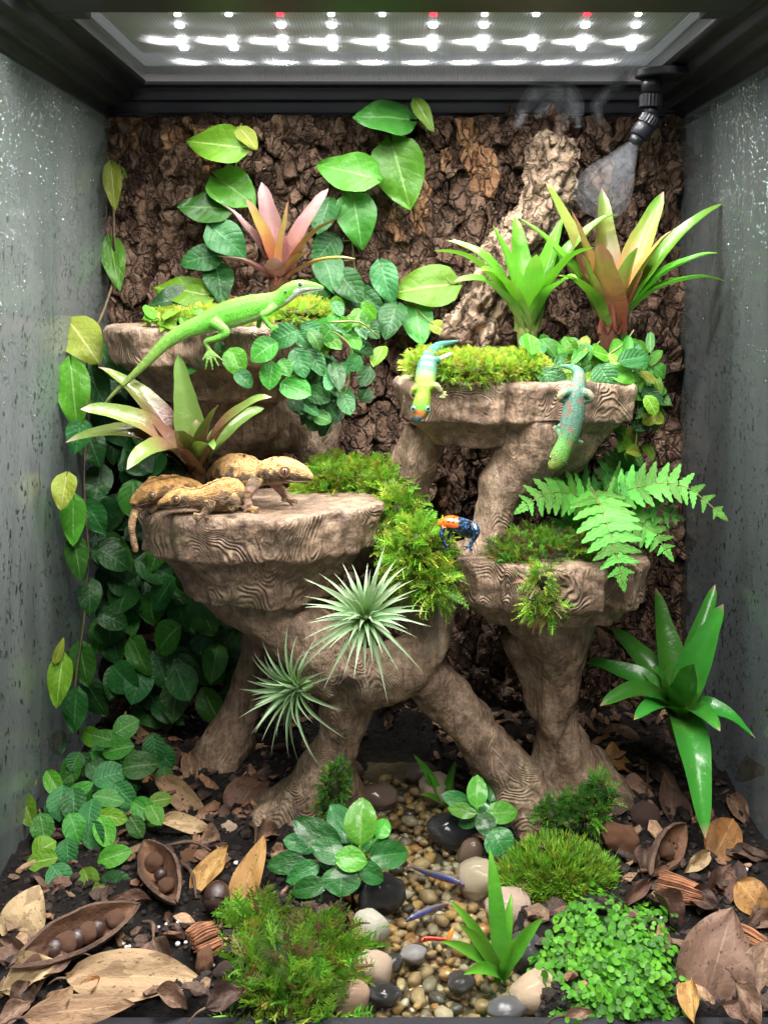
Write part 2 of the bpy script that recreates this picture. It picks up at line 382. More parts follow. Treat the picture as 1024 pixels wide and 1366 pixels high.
# ================================================================ cork bark back wall
def clip(poly, a, b, c):                      # keep a*x+b*y<=c
    out = []
    for i in range(len(poly)):
        p, q = poly[i], poly[(i + 1) % len(poly)]; dp = a*p[0]+b*p[1]-c; dq = a*q[0]+b*q[1]-c
        if dp <= 0: out.append(p)
        if dp * dq < 0:
            t = dp / (dp - dq); out.append((p[0] + t*(q[0]-p[0]), p[1] + t*(q[1]-p[1])))
    return out
rb = random.Random(11)
AN = 0.52                                     # cells taller than wide
seeds = []
gx, gz = 0.0205, 0.0140
for i in range(int(.64 / gx) + 1):            # columns of plates with wandering furrows between
    z = rb.uniform(-.02, 0)
    while z < .67 * AN:
        x = -.32 + i * gx + .010 * math.sin(z * 22 + i * 1.9) + rb.uniform(-.30, .30) * gx
        seeds.append((x, z))
        if rb.random() < .40: seeds.append((x + rb.choice((-1, 1)) * rb.uniform(.25, .5) * gx, z + rb.uniform(-.3, .3) * gz))
        z += gz * rb.choice((.5, .8, 1.0, 1.4, 2.2))
S = np.array(seeds)
M_bark = rough_mat('cork_bark', [(0.28, (0.070, 0.038, 0.024)), (0.48, (0.26, 0.155, 0.104)), (0.72, (0.47, 0.315, 0.22))], 60, 0.85, 1.0, 230, 0.010, vcol=True, spec=0.25, objrand=False, dist=0.6, crack=85)
wall = thing('cork_bark_wall', 'rough brown cork bark panel of cracked vertical plates covering the back', 'bark panel', (0, .45, 0))
gr = MB(); nx, nz_ = 90, 96
for j in range(nz_ + 1):
    for i in range(nx + 1):
        x = -.31 + .62 * i / nx; z = -.05 + .69 * j / nz_
        gr.v.append(Vector((x, .4485 - .006 * fbm((x, 3, z * .6), 30), z)))
gr.f = [(j*(nx+1)+i, j*(nx+1)+i+1, (j+1)*(nx+1)+i+1, (j+1)*(nx+1)+i) for j in range(nz_) for i in range(nx)]
gr.uv = [(0, 0)] * len(gr.v); gr.c = [(.28, .24, .22)] * len(gr.v)
gr.build('backing', M_bark, wall)
chunks = []
for i, (x, z) in enumerate(seeds):
    d2 = (S[:, 0] - x) ** 2 + (S[:, 1] - z) ** 2; near = np.argsort(d2)[1:22]
    poly = [(x-.05, z-.05), (x+.05, z-.05), (x+.05, z+.05), (x-.05, z+.05)]
    for k in near:
        qx, qz = seeds[k]; a, b_ = qx - x, qz - z; c = (qx*qx + qz*qz - x*x - z*z) / 2
        poly = clip(poly, a, b_, c)
        if len(poly) < 3: break
    if len(poly) < 3: continue
    poly = [(p[0], p[1] / AN) for p in poly]; cx = sum(p[0] for p in poly) / len(poly); cz = sum(p[1] for p in poly) / len(poly)
    if not (-.305 < cx < .305 and -.005 < cz < .655): continue
    pts = []
    for k in range(len(poly)):
        p, q = poly[k], poly[(k + 1) % len(poly)]; L = math.hypot(q[0]-p[0], q[1]-p[1]); m_ = max(1, int(L / .004))
        for t in range(m_): pts.append((lerp(p[0], q[0], t / m_), lerp(p[1], q[1], t / m_)))
    w2 = []
    for p in pts:                              # ragged outline, then shrink to open the crack
        wx = .0060 * fbm((p[0], 1.7, p[1]), 85, 3); wz = .0052 * fbm((p[0], 9.1, p[1]), 85, 3)
        sh = 1.015 - .20 * max(0, fbm((p[0], 3.3, p[1] * .35), 30, 2)) + .03 * fbm((p[0], cx * 40, p[1]), 200, 2)
        w2.append((cx + (p[0] + wx - cx) * sh, min(.636, max(0, cz + (p[1] + wz - cz) * sh))))
    A = .5 * abs(sum(w2[k][0]*w2[(k+1) % len(w2)][1] - w2[(k+1) % len(w2)][0]*w2[k][1] for k in range(len(w2))))
    if A < 2e-5: continue
    h = .006 + .012 * max(0, .5 + fbm((cx * 1.0, 5, cz * .35), 20, 2)) + rb.choice((0, .001, .003, .006, .009))
    v = []; f = []; n = len(w2); tx, tz = rb.uniform(-.5, .5), rb.uniform(-.35, .35)
    rings = ((1.03, 0.0), (1.01, .75), (.975, .97), (.82, 1.0), (.55, .99), (.28, 1.0))
    for sc_, hh in rings:
        for p in w2:
            X = cx + (p[0] - cx) * sc_; Z = cz + (p[1] - cz) * sc_
            rgh = (.0045 * fbm((X, 2, Z * .6), 150, 4) + .0020 * noise.noise(Vector((X, 4, Z)) * 480)) if hh > .1 else 0
            v.append(Vector((X + (.0012 * noise.noise(Vector((X, hh, Z)) * 300)), .449 - h * hh - rgh - (tx * (X - cx) + tz * (Z - cz)) * hh, Z)))
    v.append(Vector((cx, .449 - h - .002 * fbm((cx, 2, cz), 140), cz)))
    for r in range(len(rings) - 1):
        for k in range(n):
            k2 = (k + 1) % n; f.append((r*n+k, r*n+k2, (r+1)*n+k2, (r+1)*n+k))
    for k in range(n): f.append(((len(rings)-1)*n+k, (len(rings)-1)*n+(k+1) % n, len(v) - 1))
    tone = rb.uniform(.65, 1.25); tan = rb.random()
    col = (tone, tone, tone)
    if cz > .50 and tan < .10 or tan < .02: col = (tone * 2.0, tone * 1.75, tone * 1.35)
    if tan > .92: col = (tone * .55, tone * .5, tone * .5)
    chunks.append((A, v, f, col))
chunks.sort(key=lambda c: -c[0])
rest = MB()
for i, (A, v, f, col) in enumerate(chunks):
    if i < 300: mk('bark_plate', v, f, M_bark, wall, True, None, [col] * len(v))
    else: rest.add(v, f, c=col)
if rest.v: o = rest.build('small_bark_plates', M_bark, wall); o['kind'] = 'stuff'
# tall tan slab of cork leaning on the wall
M_slab = rough_mat('tan_cork', [(0.30, (0.030, 0.018, 0.012)), (0.45, (0.30, 0.205, 0.135)), (0.70, (0.60, 0.45, 0.31))], 38, 0.85, 1.0, 170, 0.008, spec=0.25, dist=0.8, crack=60)
nd = [pt(748, 180, 1.02, 27), pt(742, 205, 1.02, 34), pt(727, 262, 1.01, 37), pt(694, 325, 1.0, 37), pt(652, 385, .995, 34), pt(624, 460, .99, 36)]
me = union([loft([(a[0], a[1] + .012, a[2], a[3], a[4] * .55) for a in nd], 5, 18, (0, 1, 0))], .0022, 1)
ax = (P(748, 176, 1.02) - P(640, 440, .99)).normalized()
def slabd(p, n):
    t = p.dot(ax); q = p - ax * t * .72
    r = 1 - abs(fbm(q, 42, 3)) * 2
    st = noise.cell(Vector((q.x * 60, q.z * 45, 1))) * .5 + .5
    return .010 * r + .0055 * st + .0045 * fbm(p, 110, 4) - .009
displace(me, slabd)
me.materials.append(M_slab)
tag(ob('cork_slab', me), 'tall tan slab of gnarled cork leaning on the bark wall behind the green bromeliad', 'cork bark')
# ================================================================ ground
STR = [(G(522, 985), .026), (G(528, 1020), .036), (G(545, 1080), .042), (G(560, 1160), .048), (G(575, 1260), .058), (G(580, 1366), .062)]
def stream(x, y):
    """signed distance: negative inside the stream bed"""
    best = 9
    for (a, ra), (b, rb_) in zip(STR[:-1], STR[1:]):
        dx, dy = b.x - a.x, b.y - a.y; t = max(0, min(1, ((x - a.x) * dx + (y - a.y) * dy) / (dx*dx + dy*dy)))
        best = min(best, math.hypot(x - a.x - t*dx, y - a.y - t*dy) - lerp(ra, rb_, t))
    return best
def soil_z(x, y):
    s = stream(x, y) + .006 * noise.noise(Vector((x, y, 0)) * 60)
    k = sstep(-.006, .016, s)
    return lerp(-.022, .004 + .010 * sstep(.0, .45, y), k) + k * (.007 * fbm((x, y, 1), 22, 3) + .0035 * fbm((x, y, 4), 90, 3))
M_soil = rough_mat('dark_soil', [(0.35, (0.003, 0.002, 0.0015)), (0.55, (0.010, 0.0065, 0.005)), (0.75, (0.032, 0.020, 0.014))], 110, 0.8, 1.0, 240, 0.008, spec=0.4)
nx, ny = 210, 160; v = []
for j in range(ny + 1):
    for i in range(nx + 1):
        x = -.301 + .602 * i / nx; y = .001 + .452 * j / ny; v.append((x, y if j else -.001, soil_z(x, y) if j else -.05))
soil = struct(mk('soil', v, [(j*(nx+1)+i, j*(nx+1)+i+1, (j+1)*(nx+1)+i+1, (j+1)*(nx+1)+i) for j in range(ny) for i in range(nx)], M_soil))
rs = random.Random(5)
def rock(r, seed, flat=.7, ico=ICO2, amp=.18, freq=1.3):
    o = Vector((seed * 3.7, seed * 1.3, 0)); out = []
    for p in ico[0]:
        k = 1 + amp * noise.noise(p * freq + o) + amp * .35 * noise.noise(p * freq * 3 + o)
        out.append(Vector((p.x * r * k, p.y * r * k, p.z * r * k * flat)))
    return out
# crumbs of soil
cr = MB()
for i in range(7000):
    x, y = rs.uniform(-.297, .297), rs.uniform(.004, .42)
    if stream(x, y) < .004: continue
    r = .0015 * math.exp(rs.gauss(0, .6)); v = rock(min(r, .005), rs.random() * 50, .8, ICO1, .5, 2)
    t = rs.choice((.6, .8, 1.0, 1.4, 2.2)); cr.add(v, ICO1[1], c=(t, t * .95, t * .9), M=Matrix.Translation((x, y, soil_z(x, y) + r * .3)))
M_crumb = rough_mat('soil_crumb', [(0.3, (0.006, 0.004, 0.003)), (0.7, (0.026, 0.016, 0.012))], 200, 0.8, 0.8, 500, 0.002, vcol=True)
o = cr.build('soil_crumbs', M_crumb, soil, False); o['kind'] = 'stuff'
# stream bed with pebbles
M_bed = rough_mat('stream_sand', [(0.3, (0.05, 0.036, 0.022)), (0.7, (0.20, 0.15, 0.095))], 300, 0.6, 1.0, 500, 0.003)
v = []; f = []; nx, ny = 60, 120
for j in range(ny + 1):
    for i in range(nx + 1):
        x = -.10 + .22 * i / nx; y = .002 + .38 * j / ny; v.append((x, y, -.0185 + .002 * noise.noise(Vector((x, y, 2)) * 80) - .02 * sstep(-.004, .012, stream(x, y))))
bed = struct(mk('stream_bed', v, [(j*(nx+1)+i, j*(nx+1)+i+1, (j+1)*(nx+1)+i+1, (j+1)*(nx+1)+i) for j in range(ny) for i in range(nx)], M_bed))
PEB = [(.58, .36, .15), (.62, .46, .26), (.42, .26, .12), (.62, .54, .42), (.36, .25, .15), (.26, .22, .18), (.20, .16, .13), (.48, .36, .22), (.66, .62, .54), (.50, .24, .09), (.085, .08, .08), (.44, .30, .17)]
M_peb = rough_mat('pebble', [(0.3, (0.52, 0.49, 0.45)), (0.7, (1.12, 1.1, 1.06))], 160, 0.25, 0.5, 450, 0.0012, vcol=True, coat=0.8)
BIG = []                                        # kept clear for large stones
peb = []
cell = {}
for i in range(9000):
    y = .004 + .33 * (rs.random() ** 1.15); x = rs.uniform(-.08, .115)
    if stream(x, y) > .0055: continue
    r = rs.choice((.0030, .0038, .0045, .0052, .0062)) * rs.uniform(.85, 1.15)
    ok = True; k = (int(x / .012), int(y / .012))
    for a in (-1, 0, 1):
        for b in (-1, 0, 1):
            for (X, Y, R) in cell.get((k[0]+a, k[1]+b), ()):
                if math.hypot(X-x, Y-y) < (R + r) * .86: ok = False
    if not ok: continue
    cell.setdefault(k, []).append((x, y, r)); peb.append((x, y, r))
PV = [[rock(1, s + 20, rs.uniform(.6, .85), ICO2, .42, 1.2) for s in range(1)][0] for _ in range(14)]
pme = {}
def pebble_mesh(vi, ci):
    if (vi, ci) not in pme: pme[(vi, ci)] = mesh('pebble', PV[vi], ICO2[1], M_peb, True, None, [PEB[ci]] * len(PV[vi]))
    return pme[(vi, ci)]
def pebM(x, y, z, r, rr):
    return Matrix.Translation((x, y, z)) @ Matrix.Rotation(rr.uniform(0, 6.28), 4, 'Z') @ Matrix.Rotation(rr.uniform(-.4, .4), 4, 'X') @ Matrix.Diagonal((r * rr.uniform(1, 1.35), r * rr.uniform(.8, 1.0), r, 1))
peb.sort(key=lambda p: p[1] - p[2] * 8)
extra = MB()
for i, (x, y, r) in enumerate(peb):
    ci = rs.choice((0, 0, 0, 1, 1, 1, 2, 2, 3, 3, 4, 7, 7, 7, 8, 9, 11, 11, 5, 10)); vi = rs.randrange(14); z = -.0165 + rs.uniform(-.001, .0025) + r * .25
    M = pebM(x, y, z, r, rs)
    if i < 300: ob('pebble', pebble_mesh(vi, ci), bed, M)
    else: extra.add(PV[vi], ICO2[1], c=PEB[ci], M=M)
o = extra.build('fine_gravel', M_peb, bed); o['kind'] = 'stuff'
lower = MB()                                     # a second layer that closes the gaps
for i in range(1500):
    x, y = rs.uniform(-.085, .115), .004 + .34 * rs.random()
    if stream(x, y) > .007: continue
    lower.add(PV[rs.randrange(14)], ICO2[1] if 0 else ICO2[1], c=rs.choice(PEB[:5]), M=pebM(x, y, -.0195, rs.uniform(.002, .004), rs))
o = lower.build('buried_gravel', M_peb, bed); o['kind'] = 'stuff'
# water
m, nt, out = newmat('stream_water')
tc = N(nt, 'TexCoord').outputs['Object']; nz = N(nt, 'TexNoise', {'Vector': tc, 'Scale': 38, 'Detail': 3})
bp = N(nt, 'Bump', {'Strength': 0.8, 'Distance': 0.009, 'Height': nz.outputs[0]})
fz = N(nt, 'Fresnel', {'IOR': 1.33, 'Normal': bp.outputs[0]})
mx = N(nt, 'MixShader', {0: math_(nt, 'MULTIPLY_ADD', fz.outputs[0], 1.5, 0.03), 1: N(nt, 'BsdfTransparent', {'Color': (0.88, 0.90, 0.82, 1)}).outputs[0], 2: N(nt, 'BsdfGlossy', {'Roughness': 0.03, 'Normal': bp.outputs[0]}).outputs[0]})
nt.links.new(mx.outputs[0], out.inputs[0]); M_water = m
v = []; nx, ny = 40, 80
for j in range(ny + 1):
    for i in range(nx + 1): v.append((-.11 + .25 * i / nx, .004 + .40 * j / ny, -.0045 + .0004 * noise.noise(Vector((i, j, 0)) * .25)))
struct(mk('stream_water', v, [(j*(nx+1)+i, j*(nx+1)+i+1, (j+1)*(nx+1)+i+1, (j+1)*(nx+1)+i) for j in range(ny) for i in range(nx)], M_water))
# large stones: (px, py, half width px, half height px, colour, label)
STONES = [
 (492, 1245, 27, 34, (.56, .53, .43), 'smooth white oval stone at the edge of the feathery moss'),
 (508, 1197, 32, 30, (.014, .014, .016), 'wet black stone below the glossy round-leaved plant'),
 (497, 1300, 27, 28, (.54, .40, .29), 'pale cream and pink stone between moss and gravel'),
 (465, 1340, 28, 26, (.40, .26, .17), 'tan pointed stone at the front end of the feathery moss'),
 (511, 1332, 22, 15, (.018, .018, .020), 'small wet black stone at the front beside the cream stone'),
 (524, 1287, 14, 10, (.03, .028, .026), 'small dark stone touching the cream stone'),
 (641, 1175, 30, 30, (.54, .45, .31), 'large smooth pale yellow stone behind the grassy plant'),
 (629, 1140, 20, 22, (.20, .13, .085), 'wet brown stone with shine between black stone and moss'),
 (604, 1112, 33, 25, (.020, .021, .024), 'big black wet stone under the small round-leaved plant'),
 (680, 1217, 32, 28, (.56, .40, .32), 'pinkish speckled round stone beside the leafy ground cover'),
 (706, 1275, 26, 27, (.075, .075, .080), 'dark grey marbled stone behind the cream and orange stone'),
 (718, 1330, 36, 27, (.60, .44, .30), 'cream stone with orange stain at the front of the ground cover'),
 (585, 1055, 26, 22, (.52, .42, .30), 'pale tan stone in the shade at the back of the stream'),
 (676, 1352, 26, 13, (.11, .11, .115), 'flat grey stone at the front rim of the stream'),
 (614, 1315, 20, 12, (.05, .045, .042), 'flat dark pebble in the gravel at the front'),
 (504, 1065, 26, 20, (.22, .15, .11), 'reddish brown stone beside the mossy trunk foot'),
 (552, 1278, 18, 12, (.28, .26, .25), 'flat grey angular stone among the tan gravel'),
 (560, 1035, 22, 15, (.16, .11, .085), 'brown stone deep in the shaded stream'),
 (470, 1030, 16, 14, (.30, .20, .13), 'small tan stone behind the mossy trunk foot'),
]
for i, (px, py, a, b, c, lab) in enumerate(STONES):
    g = G(px, py + b * .55, -.008); d = g.y - CAMY; rx = PX(a, d); rz = PX(b, d) * .92
    ms = rough_mat('stone_%d' % i, [(0.30, tuple(x * .40 for x in c)), (0.55, c), (0.78, tuple(min(.8, x * 1.22) for x in c))], 60, 0.28 if sum(c) < .3 else .4, 0.6, 180, 0.003, coat=0.5 if sum(c) < .5 else .2, detail=8, dist=1.2)
    v = rock(1, i + 3.3, 1, ICO3, .26, 1.0); q = Matrix.Translation((g.x, g.y + rx * .45, -.008 + rz * .45)) @ Matrix.Diagonal((rx, rx * .8, rz, 1))
    o = mk('stone', v, ICO3[1], ms, None, M=q); tag(o, lab, 'stone', 'stones along the stream')
# ================================================================ tiered tree-trunk decor
def res_mat(name, carve, m0, grain):
    m, nt, out = newmat(name)
    tc = N(nt, 'TexCoord').outputs['Object']
    mp = N(nt, 'Mapping', {'Vector': tc, 'Scale': (1, 1, 0.62)}).outputs[0]
    n1 = N(nt, 'TexNoise', {'Vector': mp, 'Scale': 14, 'Detail': 2.2, 'Roughness': 0.45, 'Distortion': 0.5})
    ln = math_(nt, 'SINE', math_(nt, 'MULTIPLY', n1.outputs[0], 430))
    n2 = N(nt, 'TexNoise', {'Vector': tc, 'Scale': 240, 'Detail': 6})
    n3 = N(nt, 'TexNoise', {'Vector': tc, 'Scale': 11, 'Detail': 5, 'Roughness': 0.65})
    n4 = N(nt, 'TexNoise', {'Vector': tc, 'Scale': 60, 'Detail': 6, 'Roughness': 0.7})
    geo = N(nt, 'NewGeometry'); nzz = N(nt, 'SeparateXYZ', {0: geo.outputs['Normal']}).outputs[2]
    lnm = math_(nt, 'MULTIPLY', ln, math_(nt, 'SUBTRACT', 1.0, math_(nt, 'MULTIPLY', math_(nt, 'GREATER_THAN', nzz, .8), .7)))
    gm = N(nt, 'Mapping', {'Vector': tc, 'Scale': (1, 1, 0.13)}).outputs[0]
    gn = N(nt, 'TexNoise', {'Vector': gm, 'Scale': 210, 'Detail': 5, 'Roughness': 0.6, 'Distortion': 0.6})
    mk_ = N(nt, 'TexNoise', {'Vector': tc, 'Scale': 17, 'Detail': 2})
    mask = N(nt, 'MapRange', {'Value': mk_.outputs[0], 'From Min': m0, 'From Max': m0 + .14}).outputs[0]
    lnm = math_(nt, 'MULTIPLY', lnm, math_(nt, 'MULTIPLY', math_(nt, 'MULTIPLY', mask, carve), N(nt, 'MapRange', {'Value': nzz, 'From Min': -0.40, 'From Max': -0.12, 'To Min': 0.25, 'To Max': 1.0}).outputs[0])); ln = math_(nt, 'MULTIPLY', ln, mask)
    h = math_(nt, 'ADD', math_(nt, 'ADD', lnm, math_(nt, 'MULTIPLY', gn.outputs[0], grain)), math_(nt, 'MULTIPLY', n2.outputs[0], 1.6))
    bp = N(nt, 'Bump', {'Strength': 0.8, 'Distance': 0.0013, 'Height': h})
    c = ramp(nt, n4.outputs[0], [(0.28, (0.105, 0.073, 0.054)), (0.5, (0.265, 0.176, 0.116)), (0.72, (0.46, 0.34, 0.245))])
    c = mixc(nt, math_(nt, 'MULTIPLY', math_(nt, 'LESS_THAN', ln, -.35), 0.17), c, (0.060, 0.034, 0.024))
    c = mixc(nt, ramp(nt, gn.outputs[0], [(0.36, (.55, .55, .55)), (0.50, (0, 0, 0))]), c, (0.065, 0.040, 0.028))
    c = mixc(nt, ramp(nt, n3.outputs[0], [(0.56, (0, 0, 0)), (0.70, (.6, .6, .6))]), c, (0.10, 0.11, 0.05))
    st_ = N(nt, 'TexNoise', {'Vector': tc, 'Scale': 19, 'Detail': 7, 'Roughness': 0.7, 'Distortion': 0.8})
    c = mixc(nt, ramp(nt, st_.outputs[0], [(0.52, (0, 0, 0)), (0.66, (.62, .62, .62))]), c, (0.070, 0.048, 0.036))
    pb = N(nt, 'BsdfPrincipled', {'Base Color': c, 'Roughness': 0.62, 'Normal': bp.outputs[0], 'Specular IOR Level': 0.4})
    nt.links.new(pb.outputs[0], out.inputs[0]); return m
M_res = res_mat('carved_resin_wood', 0.45, .48, 3.2)
M_ledge = res_mat('carved_resin_ledge', 0.95, .40, 2.6)
decor = thing('tree_trunk_stand', 'carved brown tree-trunk stand with four tiered ledges and spreading root legs', 'terrarium ornament', (0.02, .24, 0))
OUT = {'ml': [(-1,.15),(-.97,-.35),(-.80,-.70),(-.62,-.78),(-.57,-.98),(.30,-1.0),(.46,-.84),(.80,-.45),(1.0,-.1),(.97,.5),(.6,.95),(-.5,1),(-.9,.7)],
 'ur': [(-1,.1),(-.98,-.55),(-.85,-.88),(-.16,-.95),(-.11,-.84),(-.02,-.98),(.52,-1),(.6,-.93),(.93,-.8),(1,-.2),(.95,.6),(.5,1),(-.6,1)],
 'lr': [(-1,0),(-.97,-.5),(-.75,-.74),(-.55,-.70),(-.5,-.90),(-.15,-.85),(-.10,-1),(.45,-.98),(.52,-.75),(.72,-.84),(.95,-.55),(1,.1),(.8,.8),(0,1),(-.8,.8)],
 'ul': [(-1,-.2),(-.95,-.6),(-.62,-.9),(0,-1),(.50,-.95),(.88,-.62),(1,0),(.9,.8),(0,1),(-.9,.8)]}
def plat(key, cx, cy, rx, ry, zt, th, seed, taper, drop, side):
    pg = OUT[key]; rad = []
    for i, p in enumerate(pg):
        q = pg[(i + 1) % len(pg)]; m_ = max(2, int(math.hypot(q[0]-p[0], q[1]-p[1]) / .07))
        for t in range(m_):
            a, b = lerp(p[0], q[0], t / m_), lerp(p[1], q[1], t / m_); k = 1 + .025 * noise.noise(Vector((a * 4, b * 4, seed))); rad.append((a * k, b * k))
    nA = len(rad)
    prof = [(.55, 0, 0), (.955, 0, 0), (.985, -.002, 0), (1.0, -.005, .2), (lerp(1, side, .5), -th * .5, .7), (side, -th * .94, 1), (side - .07, -th, 1), (lerp(side, taper, .40), -th - drop * .14, 1), (lerp(side, taper, .75), -th - drop * .5, 1), (taper, -th - drop, 1)]
    v = []; f = []
    for s_, dz, ex in prof:
        for k, (a, b) in enumerate(rad):
            j = 1 + ex * .035 * noise.noise(Vector((a * 4, b * 4, dz * 60 + seed)))
            v.append(Vector((cx + a * rx * s_ * j, cy + b * ry * s_ * j, zt + dz + .0022 * noise.noise(Vector((a * 3, b * 3, seed + s_))))))
    for i in range(len(prof) - 1):
        for k in range(nA):
            k2 = (k + 1) % nA; f.append((i*nA+k, (i+1)*nA+k, (i+1)*nA+k2, i*nA+k2))
    f.append(tuple(range(nA))); f.append(tuple((len(prof)-1)*nA + k for k in range(nA))[::-1])
    return v, f
def rough(p, n):
    k = 1 - .75 * sstep(.75, .95, n.z)
    return k * (.0040 * fbm((p.x, p.y, p.z * .5), 34, 3) + .0030 * (noise.cell(Vector((p.x * 38, p.y * 38, 2))) - .5) * .0 + .0018 * noise.noise(p * 110))
PL = {'ul': (-.166, .340, .104, .090, .421, .036, 3, .58, .034, .93), 'ml': (-.113, .222, .103, .064, .275, .038, 5, .58, .040, .95),
      'ur': (.105, .290, .104, .080, .376, .036, 8, .70, .022, .96), 'lr': (.130, .238, .083, .068, .232, .038, 12, .66, .018, .95)}
LAB = {'ul': 'highest ledge under the green lizard', 'ml': 'broad flat ledge carrying the crested geckos', 'ur': 'ledge with yellow moss and two climbing geckos', 'lr': 'low ledge holding moss and fern'}
for k, a in PL.items():
    me = union([plat(k, *a)], .0018, 1); displace(me, rough); me.materials.append(M_ledge)
    o = ob('ledge', me, decor); o['label'] = LAB[k]
def L(*n, seg=14): return loft([pt(*q) for q in n], 5, seg, (0, -1, 0.2))
limbs = [
 # underside of the gecko ledge, running down into the bowl and the front leg
 L((338, 745, .86, 86, 56), (350, 785, .86, 70, 52), (376, 824, .855, 48, 46), (415, 862, .845, 46), (462, 902, .84, 46)),
 L((470, 880, .84, 46), (462, 930, .845, 36), (450, 990, .85, 29), (425, 1045, .86, 38), (398, 1090, .865, 56), (385, 1125, .868, 74)),
 L((440, 1000, .86, 26), (462, 1060, .868, 24), (470, 1110, .87, 34)),
 # bowl and arm that climbs to the low ledge
 L((470, 905, .84, 42), (525, 898, .845, 38), (572, 858, .85, 29), (588, 810, .86, 24), (620, 770, .87, 30), (665, 790, .87, 40)),
 L((495, 690, .90, 18), (518, 745, .89, 20), (552, 800, .87, 22), (578, 848, .85, 25)),
 L((430, 560, .98, 26), (425, 620, .97, 22), (450, 690, .95, 22), (490, 740, .92, 22)),
 # diagonal root
 L((535, 885, .85, 36), (580, 910, .86, 34), (625, 965, .865, 33), (665, 1020, .865, 36), (705, 1080, .862, 52), (730, 1130, .86, 70)),
 # right leg of the low ledge
 L((735, 800, .87, 78, 60), (742, 850, .87, 48), (742, 900, .875, 33), (740, 950, .88, 28), (758, 1005, .885, 32), (795, 1060, .885, 44), (815, 1110, .88, 60)),
 L((690, 840, .88, 26), (712, 890, .885, 24), (728, 950, .885, 24)),
 L((745, 960, .885, 24), (735, 1020, .89, 30), (715, 1080, .89, 40)),
 # upper right: arch legs and funnel under the ledge
 L((712, 555, .90, 112, 80), (715, 585, .89, 84, 66), (698, 622, .885, 48, 46), (668, 662, .88, 30), (650, 710, .87, 26), (635, 770, .86, 34)),
 L((590, 560, .90, 32), (572, 592, .905, 24), (553, 640, .91, 19), (538, 690, .91, 20), (530, 750, .90, 24)),
 L((555, 570, .92, 18), (540, 610, .925, 16), (528, 660, .93, 18)),
 # highest ledge: neck to the wall and post
 L((290, 500, .99, 110, 70), (320, 540, .99, 84, 60), (380, 560, .99, 46), (428, 580, .98, 26)),
 # back left leg
 L((365, 780, .95, 22), (345, 850, .95, 18), (330, 920, .955, 24), (306, 990, .957, 34), (278, 1060, .96, 52)),
]
me = union(limbs, .0024, 5)
displace(me, lambda p, n: .0052 * fbm((p.x, p.y, p.z * .55), 30, 3) + .0024 * math.sin(60 * (p.x + p.y) * 2.2 + 9 * noise.noise(p * 12)) * abs(noise.noise(p * 18)) + .0010 * noise.noise(p * 120))
me.materials.append(M_res); ob('trunk_and_roots', me, decor)
# ================================================================ plants
CAMO = Vector((0, CAMY, CAMZ))
def rayplane(px, py, C, n):
    dv = P(px, py, 1.0) - CAMO; t = (C - CAMO).dot(n) / dv.dot(n); return CAMO + dv * t
def leaf_geo(shape, nu=8, nv=4, fold=.12, droop=.25, wav=0.0, seed=0, cup=0.0):
    """unit leaf along +Y, 1 long and 1 wide, face +Z"""
    v = []; f = []; uv = []
    for i in range(nu + 1):
        t = i / nu
        if shape == 'heart': wd = .5 * math.sin(math.pi * t ** .60) ** .70 if 0 < t < 1 else (.03 if t == 0 else .008)
        elif shape == 'ovate': wd = .5 * math.sin(math.pi * t ** .80) ** .72 if 0 < t < 1 else .015
        elif shape == 'round': wd = .5 * math.sin(math.pi * t ** .92) ** .58 if 0 < t < 1 else .02
        elif shape == 'lance': wd = .5 * math.sin(math.pi * t ** .9) ** .95 if 0 < t < 1 else .01
        elif shape == 'frond': wd = .5 * (1 - t) ** .6 * (1 - .17 * math.cos(t * 24)) if t > .03 else .2
        for j in range(-nv, nv + 1):
            s = j / nv; x = wd * s; y = t
            if shape == 'heart': y = t - .17 * abs(s) ** 1.3 * math.exp(-t * 7)
            z = fold * abs(s) * wd * 2 * .5 - droop * (t - .25) ** 2 + cup * (s * s - .3) * wd
            z += wav * math.sin(9 * t + 3 * s + seed) * abs(s) * .5 + wav * .5 * noise.noise(Vector((s * 2, t * 4, seed)))
            v.append((x, y, z)); uv.append((t, .5 + s / 2))
    w_ = 2 * nv + 1
    for i in range(nu):
        for j in range(2 * nv): f.append((i*w_+j, i*w_+j+1, (i+1)*w_+j+1, (i+1)*w_+j))
    return v, f, uv
class LeafSet:
    def __init__(s, shape, mats, nvar=4, **kw):
        s.me = {}
        for m_ in mats:
            for k in range(nvar):
                r_ = random.Random(k + 31); v, f, uv = leaf_geo(shape, fold=kw.get('fold', .15) * r_.uniform(.4, 1.6), droop=kw.get('droop', .3) * r_.uniform(.3, 1.7), wav=kw.get('wav', .05), seed=k * 2.3, cup=kw.get('cup', 0), nu=kw.get('nu', 8), nv=kw.get('nv', 3))
                s.me.setdefault(m_.name, []).append(mesh('leaf', v, f, m_, True, uv))
        s.mats = [m_.name for m_ in mats]
    def get(s, mi, rr): return rr.choice(s.me[s.mats[mi % len(s.mats)]])
RL = random.Random(99)
